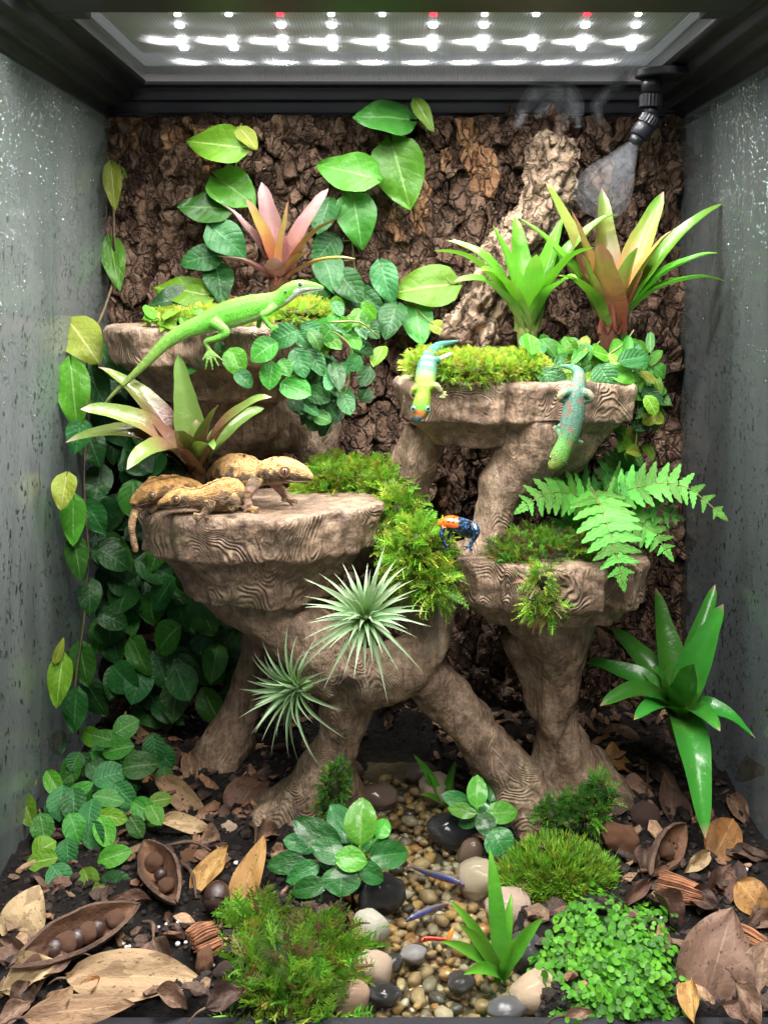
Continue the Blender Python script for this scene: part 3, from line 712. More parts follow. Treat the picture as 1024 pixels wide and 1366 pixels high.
def leaf_px(parent, ls, px, py, L_, W_, ang, d, nrm=(0, -1, .35), mi=0, name='leaf', rr=RL, jit=.25):
    n = (Vector(nrm).normalized() + Vector((rr.uniform(-jit, jit), rr.uniform(-jit, jit) * .5, rr.uniform(-jit, jit)))).normalized()
    C = P(px, py, d); a = math.radians(ang); ca, sa = math.cos(a), -math.sin(a)
    B = rayplane(px - ca * L_ / 2, py - sa * L_ / 2, C, n); T = rayplane(px + ca * L_ / 2, py + sa * L_ / 2, C, n)
    S1 = rayplane(px - sa * W_ / 2, py + ca * W_ / 2, C, n); S2 = rayplane(px + sa * W_ / 2, py - ca * W_ / 2, C, n)
    y = (T - B); Ln = y.length; y.normalize(); x = y.cross(n).normalized(); Wd = abs((S2 - S1).dot(x)); z = x.cross(y)
    M = Matrix((x * Wd, y * Ln, z * min(Ln, Wd * 1.5))).transposed().to_4x4(); M.translation = B
    o = ob(name, ls.get(mi, rr), parent, M); return B, T
def stem(parent, pts, r, mat, name='stem', seg=5):
    v, f = tube([(p[0], p[1], p[2], r * (1 - .5 * i / max(1, len(pts) - 1))) for i, p in enumerate(pts)], 3, seg); return mk(name, v, f, mat, parent)
M_stem = rough_mat('green_stem', [(0.3, (.10, .13, .03)), (0.7, (.20, .20, .06))], 60, .6, .3, 300, .001)
M_wood = rough_mat('brown_stem', [(0.3, (.06, .04, .02)), (0.7, (.16, .11, .06))], 60, .8, .5, 300, .001)
L_mid = leaf_mat('vine_leaf', (.022, .120, .014), (.055, .215, .025), (.16, .33, .10), .36, .22, 6, .05)
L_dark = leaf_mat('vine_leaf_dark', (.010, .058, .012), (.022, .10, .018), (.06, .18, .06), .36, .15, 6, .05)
L_blue = leaf_mat('vine_leaf_blue', (.016, .095, .022), (.034, .155, .035), (.11, .26, .11), .38, .18, 7, .04, .8)
L_lime = leaf_mat('vine_leaf_lime', (.085, .22, .010), (.15, .29, .018), (.40, .50, .15), .40, .35, 6, .05)
L_yel = leaf_mat('vine_leaf_yellow', (.17, .24, .014), (.25, .28, .03), (.46, .46, .18), .45, .4, 6, .05)
L_br = leaf_mat('vine_leaf_bright', (.055, .22, .014), (.095, .31, .025), (.25, .45, .12), .32, .3, 6, .05)
vm = [L_mid, L_dark, L_blue, L_lime, L_yel, L_br]
MID, DARK, BLUE, LIME, YEL, BR = range(6)
V_heart = LeafSet('heart', vm, 7, fold=.12, droop=.26, wav=.07, nu=11)
V_ov = LeafSet('ovate', vm, 4, fold=.20, droop=.35, wav=.05)
V_round = LeafSet('round', vm, 7, fold=.18, droop=.30, wav=.04)
UPF = (0, -1, .45)
# ---- climbing vines on the bark wall
def wall_vine(label, nodes, leaves, d=1.035, name='climbing_vine', mat=None, r=.0013):
    b = P(*nodes[-1][:2], d); t = thing(name, label, 'vine', b)
    stem(t, [P(x, y, d + .012) for x, y in nodes], r, mat or M_stem)
    for (px, py, L_, W_, a, mi) in leaves:
        B, T = leaf_px(t, V_heart, px, py, L_, W_, a, d + RL.uniform(-.018, .004), UPF, mi)
        q = min(((P(x0 + (x1 - x0) * k / 6, y0 + (y1 - y0) * k / 6, d + .012)) for (x0, y0), (x1, y1) in zip(nodes[:-1], nodes[1:]) for k in range(7)), key=lambda p: (p - B).length)
        if .004 < (q - B).length < .06: stem(t, [q, (q + B) / 2 + Vector((0, -.004, -.002)), B], .0009, M_stem, 'leaf_stalk')
    return t
wall_vine('climbing vine of broad heart-shaped leaves on bark beside the pinkish bromeliad', [(322, 165), (316, 215), (300, 270), (290, 330), (290, 400)],
 [(285, 192, 74, 52, 172, LIME), (332, 185, 34, 24, -50, YEL), (315, 255, 62, 56, -35, BR), (269, 276, 66, 44, 175, MID), (306, 322, 56, 48, -40, BLUE), (265, 345, 52, 38, 190, BLUE), (240, 387, 74, 40, 170, LIME), (293, 379, 46, 42, -80, BLUE), (225, 400, 56, 34, 190, DARK)])
wall_vine('climbing vine of large pointed leaves at the top of the bark wall', [(556, 130), (545, 165), (512, 205), (490, 260), (470, 320), (480, 400)],
 [(508, 156, 74, 46, 175, MID), (566, 154, 44, 22, -60, LIME), (458, 227, 78, 54, 165, BR), (535, 236, 88, 72, -75, BR), (477, 296, 66, 56, -80, MID), (431, 290, 46, 40, -110, BLUE), (432, 335, 44, 40, -130, BLUE), (440, 366, 46, 42, -70, DARK), (468, 384, 50, 40, -50, BLUE), (492, 402, 46, 36, -30, BLUE), (455, 398, 44, 38, -100, DARK), (420, 395, 44, 36, -120, MID)])
wall_vine('short vine with pale green quilted leaf beside the dark bark gap', [(600, 360), (560, 395), (530, 420), (510, 440)],
 [(564, 383, 78, 58, 185, LIME), (515, 379, 54, 38, -75, BLUE), (558, 434, 52, 44, -80, MID), (521, 428, 44, 38, -110, BLUE), (500, 425, 40, 34, -60, DARK), (590, 440, 30, 20, -30, YEL)])
# ---- vine on the left pane, following the glass
def pane_d(px): return .288 * F / (CX - px)
t = thing('creeping_vine', 'long creeping vine hanging down the fogged glass with yellow young leaves', 'vine', P(110, 960, pane_d(110)))
sp = [(150, 220), (152, 300), (150, 380), (118, 470), (120, 540), (112, 640), (118, 740), (112, 830), (100, 920), (105, 980)]
stem(t, [P(x, y, pane_d(x) + .004) for x, y in sp], .0016, M_wood)
PV_ = [(151, 250, 56, 26, -85, YEL), (161, 229, 24, 14, -30, LIME), (172, 313, 66, 50, -65, MID), (153, 352, 62, 34, -80, BR), (168, 399, 54, 42, -50, MID), (114, 458, 64, 58, -55, YEL), (99, 531, 86, 48, -85, BR), (130, 520, 60, 44, -60, BLUE),
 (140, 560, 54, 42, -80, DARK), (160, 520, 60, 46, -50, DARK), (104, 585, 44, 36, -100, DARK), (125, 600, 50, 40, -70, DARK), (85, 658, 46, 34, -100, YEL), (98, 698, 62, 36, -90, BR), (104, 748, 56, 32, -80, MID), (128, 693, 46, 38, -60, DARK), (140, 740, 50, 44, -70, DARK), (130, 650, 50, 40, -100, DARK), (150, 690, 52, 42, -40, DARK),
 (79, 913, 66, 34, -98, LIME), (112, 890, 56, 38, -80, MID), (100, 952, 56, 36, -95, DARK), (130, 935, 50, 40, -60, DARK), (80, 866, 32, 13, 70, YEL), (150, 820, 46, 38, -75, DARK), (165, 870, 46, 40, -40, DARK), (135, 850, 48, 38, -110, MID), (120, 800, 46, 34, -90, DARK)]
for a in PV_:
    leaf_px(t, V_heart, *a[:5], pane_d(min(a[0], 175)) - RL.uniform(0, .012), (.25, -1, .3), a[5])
# ---- dense dark creeping fig in the back corner
t = thing('creeping_fig', 'dense dark creeping fig filling the shaded corner behind the gecko ledge', 'creeping plant', P(210, 900, 1.0))
rr = random.Random(21)
stem(t, [P(150, 960, 1.0), P(170, 850, 1.01), P(210, 780, 1.02), P(180, 700, 1.02), P(190, 560, 1.03), P(180, 470, 1.03)], .0016, M_wood)
stem(t, [P(190, 960, 1.0), P(240, 900, .99), P(300, 860, .98), P(330, 800, .99)], .0015, M_wood)
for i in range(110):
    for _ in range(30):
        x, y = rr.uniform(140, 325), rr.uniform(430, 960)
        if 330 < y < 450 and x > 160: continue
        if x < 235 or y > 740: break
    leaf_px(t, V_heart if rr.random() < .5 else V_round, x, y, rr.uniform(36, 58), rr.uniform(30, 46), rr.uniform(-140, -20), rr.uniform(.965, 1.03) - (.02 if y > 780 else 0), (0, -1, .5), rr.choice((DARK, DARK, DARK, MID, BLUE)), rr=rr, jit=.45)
# ---- creeping fig clump on the soil, front left
t = thing('creeping_fig', 'bright clump of creeping fig spreading over soil beside the fogged glass', 'creeping plant', G(120, 1190, .01))
rr = random.Random(22)
def fig_d(y): return lerp(.92, .77, (y - 960) / 235)
BL = [(39, 1043, 32, 20, 80, YEL), (36, 1080, 44, 30, -75, LIME), (57, 1104, 40, 34, -80, MID), (80, 1069, 44, 34, -100, BLUE), (98, 1072, 44, 36, -90, BLUE), (56, 1148, 44, 32, 190, LIME), (58, 1132, 36, 34, 40, LIME), (80, 1172, 44, 40, -60, BLUE), (90, 1137, 40, 32, -90, BLUE), (118, 1176, 40, 34, -70, LIME), (134, 1196, 34, 26, -60, BR), (152, 1178, 46, 34, 10, BLUE), (152, 1142, 48, 30, 20, BR), (186, 1021, 50, 38, 10, MID), (157, 999, 46, 30, 190, MID), (146, 1034, 48, 36, 20, BLUE), (168, 970, 40, 32, 30, MID), (140, 985, 40, 26, 160, MID), (150, 1090, 42, 26, -10, LIME), (191, 1079, 36, 32, -30, MID), (214, 1067, 34, 22, 10, LIME), (207, 1085, 34, 26, -60, BR), (182, 1103, 34, 26, -60, MID), (140, 1110, 44, 32, -70, BR), (126, 1115, 40, 32, -80, BLUE), (100, 1105, 44, 34, -70, MID), (120, 1085, 40, 30, -100, BLUE), (145, 1065, 44, 26, -10, MID), (105, 1055, 44, 20, 30, MID), (72, 1045, 40, 26, -60, BR), (165, 1060, 40, 34, -50, BLUE)]
for a in BL: leaf_px(t, V_round, *a[:5], fig_d(a[1]) - .02, (0, -1, .9), a[5], rr=rr)
for i in range(80):
    u = rr.random(); y = lerp(980, 1185, u); cx_ = lerp(165, 95, u); x = cx_ + rr.gauss(0, 34); x = max(35, min(222, x))
    leaf_px(t, V_round, x, y, rr.uniform(28, 42), rr.uniform(24, 34), rr.uniform(-160, -10), fig_d(y) + rr.uniform(0, .02), (0, -1, .8), rr.choice((MID, BLUE, BLUE, DARK, BR)), rr=rr, jit=.4)
for pts in ([(168, 950), (150, 1010), (165, 1060), (190, 1085)], [(150, 1010), (110, 1070), (70, 1110), (45, 1060)], [(120, 1070), (110, 1130), (85, 1165)], [(110, 1130), (150, 1170), (130, 1195)]):
    stem(t, [P(x, y, fig_d(y) + .012) for x, y in pts], .0013, M_stem)
# ---- trailing plant over the highest ledge
t = thing('trailing_fig', 'trailing fig with round leaves spilling over the highest ledge below the lizard', 'creeping plant', P(430, 440, .93))
rr = random.Random(23)
TL = [(255, 459, 36, 28, -60, BR), (273, 474, 34, 26, -50, MID), (256, 484, 32, 26, -110, MID), (294, 464, 20, 16, -60, MID), (314, 481, 38, 34, -70, BR), (352, 467, 42, 34, -150, MID), (378, 448, 44, 34, -160, BLUE), (361, 500, 36, 30, -100, MID), (394, 518, 44, 34, -20, MID), (400, 482, 40, 30, -70, BLUE), (421, 481, 40, 24, -60, BLUE), (421, 443, 46, 26, -30, BLUE), (442, 506, 40, 22, -85, MID), (404, 452, 30, 22, -50, BLUE), (440, 452, 40, 22, -40, BR), (455, 433, 36, 22, -20, BLUE), (478, 428, 34, 18, -20, LIME), (470, 452, 34, 20, -50, BR), (492, 440, 34, 20, -30, BLUE), (380, 490, 26, 20, -60, MID), (325, 505, 30, 22, -40, DARK)]
for a in TL: leaf_px(t, V_round, *a[:5], .855 + .0004 * abs(a[0] - 350), (0, -1, .5), a[5], rr=rr)
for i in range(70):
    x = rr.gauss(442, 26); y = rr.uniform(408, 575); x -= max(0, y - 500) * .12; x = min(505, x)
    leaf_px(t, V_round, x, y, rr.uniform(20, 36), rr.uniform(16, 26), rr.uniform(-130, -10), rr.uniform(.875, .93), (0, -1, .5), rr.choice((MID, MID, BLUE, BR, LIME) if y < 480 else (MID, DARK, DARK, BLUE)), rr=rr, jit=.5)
for i in range(16):
    leaf_px(t, V_round, rr.uniform(195, 270), rr.uniform(415, 434), rr.uniform(18, 30), rr.uniform(10, 16), rr.uniform(-30, 200), rr.uniform(.89, .93), (0, -.7, 1), rr.choice((LIME, YEL, BR)), rr=rr, jit=.5)
for pts in ([(400, 425), (440, 440), (470, 470), (455, 540), (430, 590)], [(420, 430), (380, 460), (320, 480), (260, 470)], [(440, 430), (480, 430), (505, 450)]):
    stem(t, [P(x, y, .89) for x, y in pts], .0011, M_stem)
# ---- creeping plant on the right upper ledge
t = thing('trailing_fig', 'small-leaved trailing plant creeping over the moss ledge below two bromeliads', 'creeping plant', P(800, 480, .92))
rr = random.Random(24)
for i in range(120):
    u = rr.random()
    if u < .62: x, y = rr.uniform(700, 872), rr.uniform(455, 508)
    elif u < .86: x, y = rr.gauss(860, 12), rr.uniform(490, 560)
    else: x, y = rr.gauss(842, 14), rr.uniform(560, 650)
    dd = lerp(.86, .94, rr.random()) if u < .62 else rr.uniform(.87, .90)
    leaf_px(t, V_round if rr.random() < .5 else V_ov, x, y, rr.uniform(18, 36), rr.uniform(12, 22), rr.uniform(-170, 10), dd, (0, -1, .8), rr.choice((LIME, BR, MID, MID, BLUE, YEL)), rr=rr, jit=.5)
for a in ((728, 500, 32, 28, -60, BLUE), (742, 502, 28, 22, -10, BLUE), (762, 505, 30, 22, -80, LIME), (806, 500, 34, 36, -60, BLUE), (845, 478, 46, 26, 10, BLUE), (830, 500, 40, 24, -20, BR), (868, 540, 30, 20, -60, LIME)):
    leaf_px(t, V_round, *a[:5], .855, (0, -1, .5), a[5], rr=rr)
for pts in ([(760, 470), (800, 480), (850, 490), (875, 540), (865, 560)], [(850, 500), (850, 560), (842, 650)], [(720, 490), (770, 480), (800, 455)], [(800, 480), (830, 460), (845, 440)]):
    stem(t, [P(x, y, .885) for x, y in pts], .0011, M_stem)
# ---- bromeliads
def strap(parent, mat, base, tip, ctrl, w0, axis, name='leaf', chan=.28, n=14, nv=3, tipw=.5, pt_=.12, rr=RL, flat=.35):
    v = []; f = []; uv = []; side0 = None; tws = rr.uniform(-.5, .5); sd0 = rr.uniform(0, 50)
    for i in range(n + 1):
        t = i / n; p = base * (1-t)**2 + ctrl * 2*t*(1-t) + tip * t*t; tg = ((ctrl - base) * (1-t) + (tip - ctrl) * t).normalized()
        if side0 is None:
            rad = (ctrl - base) + (tip - base) * .4; rad = rad - axis * rad.dot(axis)
            if rad.length < .004: rad = Vector((.3, -1, 0))
            side0 = axis.cross(rad).normalized()
        sd = (side0 - tg * side0.dot(tg)).normalized(); nn = tg.cross(sd).normalized(); tw_ = tws * t * t; sd, nn = sd * math.cos(tw_) + nn * math.sin(tw_), nn * math.cos(tw_) - sd * math.sin(tw_); p = p + nn * (w0 * .09 * noise.noise(Vector((t * 4, sd0, 1.0))))
        if nn.dot(axis) < 0 and nn.dot(Vector((0, -1, .3))) < 0: pass
        w = w0 * (.9 + .2 * math.sin(math.pi * min(1, t * 1.1))) * lerp(1, tipw, sstep(.35, 1, t))
        w *= 1 + .08 * noise.noise(Vector((t * 7, sd0, 5.0)))
        if t > 1 - pt_: w *= math.sqrt(max(0.004, (1 - t) / pt_))
        for j in range(-nv, nv + 1):
            s = j / nv; c = chan * (1 - flat * t) * abs(s) ** 1.6 * w
            v.append(p + sd * (s * w / 2) + nn * (c * (1 if nn.dot(axis) > 0 else -1))); uv.append((t, .5 + s / 2))
    W_ = 2 * nv + 1
    for i in range(n):
        for j in range(2 * nv): f.append((i*W_+j, i*W_+j+1, (i+1)*W_+j+1, (i+1)*W_+j))
    return mk(name, v, f, mat, parent, True, uv)
def bromeliad(label, base, tips, mats, axis, arch=.55, chan=.30, wk=1.12):
    d = base[2]; B = P(*base); ax = Vector(axis).normalized(); t = thing('bromeliad', label, 'bromeliad', B, 'bromeliads')
    for k, a in enumerate(tips):
        px, py, dd, w = a[:4]; mi = a[4] if len(a) > 4 else 0; ar = a[5] if len(a) > 5 else arch
        T = P(px, py, d + dd); ln = (T - B).length
        C = B.lerp(T, .45) + ax * ln * ar * .55 + Vector((0, 0, ln * ar * .15))
        r_ = T - B; b0 = B + (r_ - ax * r_.dot(ax)).normalized() * PX(5, d)
        strap(t, mats[mi], b0, T, C, PX(w * wk, d), ax, rr=RL, chan=chan)
    v, f = tube([(*(B - ax * .018), PX(11, d)), (*B, PX(14, d)), (*(B + ax * .012), PX(9, d))], 3, 10)
    mk('core', v, f, mats[-1], t); return t
E = lambda *s: list(s)
Br_pink = leaf_mat('brom_pink', (.20, .20, .05), (.3, .3, .1), (.5, .4, .3), .30, .07, 0, ends=E((0, (.10, .012, .03)), (.3, (.20, .045, .075)), (.7, (.27, .13, .16)), (1, (.38, .22, .27))), coat=.3, ns=60)
Br_pg = leaf_mat('brom_pink_green', (.16, .24, .04), (.3, .3, .1), (.5, .4, .3), .28, .12, 0, ends=E((0, (.22, .02, .05)), (.34, (.34, .05, .075)), (.66, (.22, .22, .05)), (.94, (.14, .31, .035)), (1, (.50, .16, .22))), coat=.3, ns=60, flecks=(.20, .13, .05))
Br_or = leaf_mat('brom_orange', (.25, .16, .05), (.3, .3, .1), (.5, .4, .3), .30, .07, 0, ends=E((0, (.18, .022, .045)), (.35, (.28, .09, .04)), (.75, (.22, .20, .035)), (1, (.36, .15, .12))), coat=.3, ns=60)
Br_gr = leaf_mat('brom_green', (.09, .28, .025), (.3, .3, .1), (.5, .4, .3), .28, .25, 0, ends=E((0, (.34, .40, .14)), (.3, (.13, .36, .03)), (.8, (.10, .34, .03)), (1, (.20, .40, .06))), coat=.35, ns=60, flecks=(.20, .13, .05))
Br_dk = leaf_mat('brom_dark_green', (.03, .15, .02), (.3, .3, .1), (.5, .4, .3), .28, .18, 0, ends=E((0, (.12, .26, .04)), (.4, (.045, .22, .025)), (.93, (.06, .27, .03)), (1, (.42, .22, .18))), coat=.4, ns=60, flecks=(.20, .13, .05))
Br_pur = leaf_mat('brom_purple', (.12, .15, .04), (.3, .3, .1), (.5, .4, .3), .26, .07, 0, ends=E((0, (.05, .010, .018)), (.38, (.12, .022, .032)), (.60, (.10, .12, .022)), (.9, (.13, .21, .045)), (1, (.50, .28, .30))), coat=.2, ns=60, flecks=(.20, .13, .05))
Br_olive = leaf_mat('brom_olive', (.08, .14, .03), (.3, .3, .1), (.5, .4, .3), .28, .18, 0, ends=E((0, (.12, .04, .03)), (.35, (.10, .15, .03)), (1, (.13, .24, .05))), coat=.4, ns=60, flecks=(.20, .13, .05))
bromeliad('small pink and orange bromeliad on the bark wall behind the green lizard', (372, 378, .985),
 [(349, 243, .01, 30, 0, .1), (438, 252, .01, 28, 0, .2), (385, 268, -.02, 30, 1, .05), (297, 273, 0, 22, 0, .3), (452, 290, -.02, 24, 2, .35), (328, 266, -.01, 24, 1, .2), (474, 345, -.03, 15, 2, .3), (414, 336, -.03, 20, 2, .3), (291, 342, -.01, 18, 0, .25), (362, 345, -.04, 26, 0, .1), (400, 300, .02, 24, 0, .2)], [Br_pink, Br_or, Br_or, Br_pink], (0, -.25, 1))
bromeliad('purple-hearted bromeliad with pale green drooping leaves above the crested geckos', (262, 632, .845),
 [(131, 490, .02, 34, 0, .35), (88, 590, -.01, 28, 0, .55), (170, 627, -.07, 34, 0, .75), (238, 473, .02, 32, 1, .05), (362, 530, -.03, 30, 0, .45), (352, 545, .03, 26, 1, .4), (108, 546, -.03, 34, 0, .45), (291, 541, -.04, 28, 0, .35), (235, 575, -.05, 28, 0, .3), (285, 600, -.05, 24, 1, .7), (200, 600, .0, 26, 0, .4), (262, 560, .0, 30, 0, .1)], [Br_pur, Br_olive, Br_pur], (0, -.4, 1))
bromeliad('fresh green bromeliad in front of the tan cork slab', (703, 445, .95),
 [(578, 335, -.03, 26), (597, 322, 0, 24), (606, 375, -.05, 24), (657, 300, -.01, 34, 0, .15), (686, 288, .02, 30, 0, .1), (742, 311, -.02, 34, 0, .15), (752, 288, .02, 28, 0, .1), (792, 330, -.05, 24), (826, 287, .01, 24), (640, 360, -.05, 26), (770, 372, -.06, 24), (715, 340, -.05, 34, 0, .05)], [Br_gr, Br_gr], (0, -.25, 1))
bromeliad('large pink-centred bromeliad beside the misting nozzle', (812, 445, .935),
 [(726, 242, .03, 34, 0, .1), (760, 280, 0, 32, 1, .1), (802, 250, .05, 34, 0, .05), (884, 256, .02, 34, 0, .12), (966, 270, .0, 32, 2, .3), (957, 338, -.03, 26, 2, .45), (968, 375, -.04, 22, 2, .55), (799, 325, -.05, 42, 1, .05), (898, 307, -.03, 30, 1, .3), (744, 368, -.05, 24, 2, .4), (690, 290, .02, 26, 2, .3), (850, 330, -.04, 34, 0, .15), (775, 340, -.03, 32, 0, .1)], [Br_pg, Br_or, Br_gr, Br_pink], (.05, -.25, 1))
bromeliad('broad-leaved dark green bromeliad growing from the soil by the wet glass', (905, 955, .865),
 [(874, 784, .04, 42, 0, .05), (953, 780, .05, 34, 0, .1), (964, 806, 0, 44, 0, .12), (922, 886, -.04, 40, 0, .1), (1007, 985, -.03, 36, 0, .6), (800, 942, -.04, 34, 0, .6), (779, 885, .03, 38, 0, .4), (815, 838, .06, 38, 0, .25), (940, 1118, -.08, 44, 0, .55), (870, 890, -.03, 40, 0, .15), (960, 975, -.06, 30, 0, .5), (845, 960, -.05, 30, 0, .5)], [Br_dk, Br_dk], (0, -.35, 1), wk=.92)
# ---- air plants
M_til = leaf_mat('air_plant', (.16, .27, .13), (.3, .3, .1), (.4, .4, .3), .5, .15, 0, ends=E((0, (.30, .44, .16)), (.25, (.20, .36, .14)), (.7, (.30, .42, .24)), (1, (.44, .48, .34))), val=.3, ns=60)
def airplant(label, c, lens, n, ax, seed, w):
    rr = random.Random(seed); B = P(*c); d = c[2]; ax = Vector(ax).normalized(); t = thing('air_plant', label, 'air plant', B, 'air plants')
    s1 = ax.cross(Vector((0, 0, 1))).normalized(); s2 = ax.cross(s1)
    for i in range(n):
        a = i * 2.39996; tl = lerp(.22, 1.75, (i / n) ** .8) + rr.uniform(-.1, .1); ln = PX(lens * rr.uniform(.75, 1.15), d) * lerp(.8, 1, i / n)
        r_ = s1 * math.cos(a) + s2 * math.sin(a); dr = ax * math.cos(tl) + r_ * math.sin(tl)
        T = B + dr * ln + Vector((0, 0, -ln * .12 * rr.random())) + Vector((rr.uniform(-1, 1), rr.uniform(-1, 1), rr.uniform(-1, 1))) * ln * .08
        C = B + (ax * .30 + dr * .40) * ln
        strap(t, M_til, B + r_ * PX(3, d), T, C, PX(w * rr.uniform(.8, 1.2), d), ax, chan=.4, n=10, nv=1, tipw=.12, pt_=.08)
    v, f = tube([(*(B - ax * .012), PX(6, d)), (*B, PX(9, d)), (*(B + ax * .006), PX(4, d))], 2, 8); mk('core', v, f, M_til, t)
airplant('spiky silver-green air plant sitting open in the fork of the stand', (487, 828, .775), 98, 64, (.03, -.75, .65), 1, 5.6)
airplant('smaller spiky air plant hanging sideways on the front leg of the stand', (400, 917, .80), 92, 54, (-.62, -.70, .12), 2, 5.2)
# ---- fern
M_fern = leaf_mat('fern_green', (.075, .30, .035), (.13, .42, .06), (.20, .44, .10), .42, .3, 5, .06)
M_fernd = leaf_mat('fern_dark', (.035, .17, .025), (.06, .25, .035), (.1, .3, .06), .42, .2, 5, .06)
V_fr = LeafSet('frond', [M_fern, M_fernd], 3, fold=.10, droop=.15, wav=.04, nu=16, nv=2)
t = thing('fern', 'bright green fern with lobed fronds arching over the low mossy ledge', 'fern', P(800, 690, .87))
def frond(pts, w, n, mi, nrm=(0, -1, .5), rr=RL):
    pl = catmull([(*P(*p[:3]),) for p in pts], 8); st = stem(t, pl, .0010, M_stem, 'frond'); N_ = len(pl)
    for i in range(n):
        u = .10 + .88 * i / n; k = min(N_ - 2, int(u * (N_ - 1))); p = Vector(pl[k]).lerp(Vector(pl[k+1]), u * (N_ - 1) - k); tg = (Vector(pl[k+1]) - Vector(pl[k])).normalized()
        nv_ = Vector(nrm).normalized(); sd = tg.cross(nv_).normalized(); nv_ = sd.cross(tg)
        ln = w * (math.sin(math.pi * min(1, u * .75 + .25)) ** .8 + .12)
        for s in (-1, 1):
            yv = (sd * s + tg * .45 + nv_ * rr.uniform(-.1, .2)).normalized(); M = basis(p, yv, nv_ + sd * rr.uniform(-.15, .15), 1) @ Matrix.Diagonal((ln * .46, ln, ln * .6, 1))
            ob('pinna', V_fr.get(mi, rr), st, M)
    M = basis(Vector(pl[-3]), Vector(pl[-1]) - Vector(pl[-3]), nrm) @ Matrix.Diagonal((w * .4, w * .55, w * .4, 1)); ob('pinna', V_fr.get(mi, rr), st, M)
frond([(788, 650, .85), (802, 680, .82), (818, 725, .80), (830, 778, .79)], .026, 9, 0, (0, -1, .3))
frond([(800, 670, .86), (850, 650, .85), (910, 648, .84), (972, 696, .83)], .021, 11, 0, (0, -.8, .8))
frond([(795, 680, .87), (765, 660, .86), (730, 658, .85), (693, 680, .85)], .024, 8, 0, (0, -.8, .7))
frond([(800, 690, .87), (840, 690, .85), (870, 710, .84), (893, 742, .83)], .020, 8, 0, (0, -.8, .6))
frond([(790, 690, .88), (765, 700, .86), (745, 715, .85)], .020, 5, 1, (0, -.9, .6))
frond([(810, 670, .90), (825, 630, .90), (835, 600, .90)], .022, 6, 1, (0, -1, .3))
frond([(800, 660, .90), (760, 640, .90), (720, 640, .90)], .018, 6, 1, (0, -1, .5))
frond([(800, 660, .88), (830, 640, .86), (880, 680, .85), (905, 690, .85)], .018, 7, 1, (0, -.7, .7))
# ---- glossy round-leaved plants by the stream
A_d = leaf_mat('glossy_dark', (.020, .115, .025), (.035, .19, .035), (.09, .25, .08), .18, .12, 5, .04, .3, coat=.6)
A_b = leaf_mat('glossy_bright', (.085, .36, .03), (.12, .44, .045), (.25, .50, .12), .18, .25, 5, .05, .3, coat=.6)
V_an = LeafSet('round', [A_d, A_b], 4, fold=.16, droop=.35, wav=.03, nu=10, nv=4)
def rosette(label, base, leaves, seed):
    rr = random.Random(seed); B = G(*base, -.002); t = thing('aquatic_plant', label, 'plant', B, 'glossy plants by the stream'); d0 = B.y - CAMY
    for (px, py, L_, W_, a, mi, dd) in leaves:
        b_, T = leaf_px(t, V_an, px, py, L_, W_, a, d0 + dd, (0, -1, .75), mi, rr=rr, jit=.2)
        stem(t, [B + Vector((rr.uniform(-.008, .008), rr.uniform(-.004, .004), 0)), B.lerp(b_, .6) + Vector((0, -.002, .004)), b_], .0016, A_b if mi else A_d, 'leaf_stalk')
rosette('large glossy dark green round-leaved plant beside the feathery moss', (462, 1185),
 [(481, 1096, 66, 44, 88, 1, -.01), (468, 1146, 44, 36, -8, 1, -.035), (423, 1113, 76, 42, 150, 0, -.005), (455, 1098, 60, 38, 120, 0, .015), (520, 1140, 54, 40, 8, 0, -.02), (455, 1176, 40, 52, -95, 0, -.04), (381, 1151, 52, 32, 190, 0, -.005), (404, 1164, 50, 30, 205, 0, -.02), (412, 1184, 52, 30, 190, 0, -.03), (500, 1120, 46, 34, 40, 0, .01), (438, 1135, 50, 36, 160, 0, -.015), (400, 1125, 46, 30, 165, 0, .01), (510, 1105, 30, 24, 60, 1, .01), (495, 1165, 40, 30, -30, 0, -.03)], 41)
rosette('small glossy round-leaved plant on the black stone below the diagonal root', (648, 1118),
 [(636, 1056, 46, 28, 88, 1, -.01), (669, 1084, 44, 32, 5, 1, -.02), (683, 1053, 40, 34, 55, 0, .005), (657, 1050, 40, 28, 80, 0, .01), (609, 1067, 42, 24, 160, 0, 0), (616, 1081, 40, 22, 170, 1, -.015), (666, 1125, 44, 42, -60, 0, -.04), (690, 1078, 36, 26, -20, 0, .0), (625, 1095, 30, 22, 200, 0, -.01), (648, 1100, 36, 28, -60, 0, -.03), (645, 1072, 36, 28, 60, 0, .005)], 42)
# ---- strappy water plants
M_gr = leaf_mat('grass_blade', (.10, .34, .025), (.15, .42, .04), (.25, .45, .1), .28, .28, 0, ends=E((0, (.10, .26, .04)), (.5, (.09, .34, .025)), (1, (.17, .42, .04))), coat=.3, ns=60)
def blades(label, base, tips, w):
    B = G(*base, -.012); d = B.y - CAMY; t = thing('grassy_plant', label, 'plant', B)
    for (px, py, dd, k) in tips:
        T = P(px, py, d + dd); C = B.lerp(T, .45) + Vector((0, -.004, (T - B).length * .22)); strap(t, M_gr, B, T, C, PX(w * k, d), Vector((0, -.6, .8)), 'blade', chan=.2, n=12, nv=2, tipw=.55, pt_=.25)
blades('bright green grassy water plant in front of the pinkish stone', (668, 1305), [(653, 1133, .02, 1.5), (682, 1192, .02, 1.1), (598, 1200, .0, 1.0), (612, 1233, -.01, 1.2), (588, 1256, -.02, 1.1), (724, 1224, -.01, 1.3), (618, 1300, -.04, 1.1), (690, 1250, -.03, .8)], 14)
blades('small dark grassy sprout at the shaded back of the stream', (592, 1075), [(551, 1006, .01, 1.0), (607, 1015, .01, 1.0), (570, 1030, 0, .9), (600, 1045, -.01, .8), (560, 1060, -.02, .8)], 11)
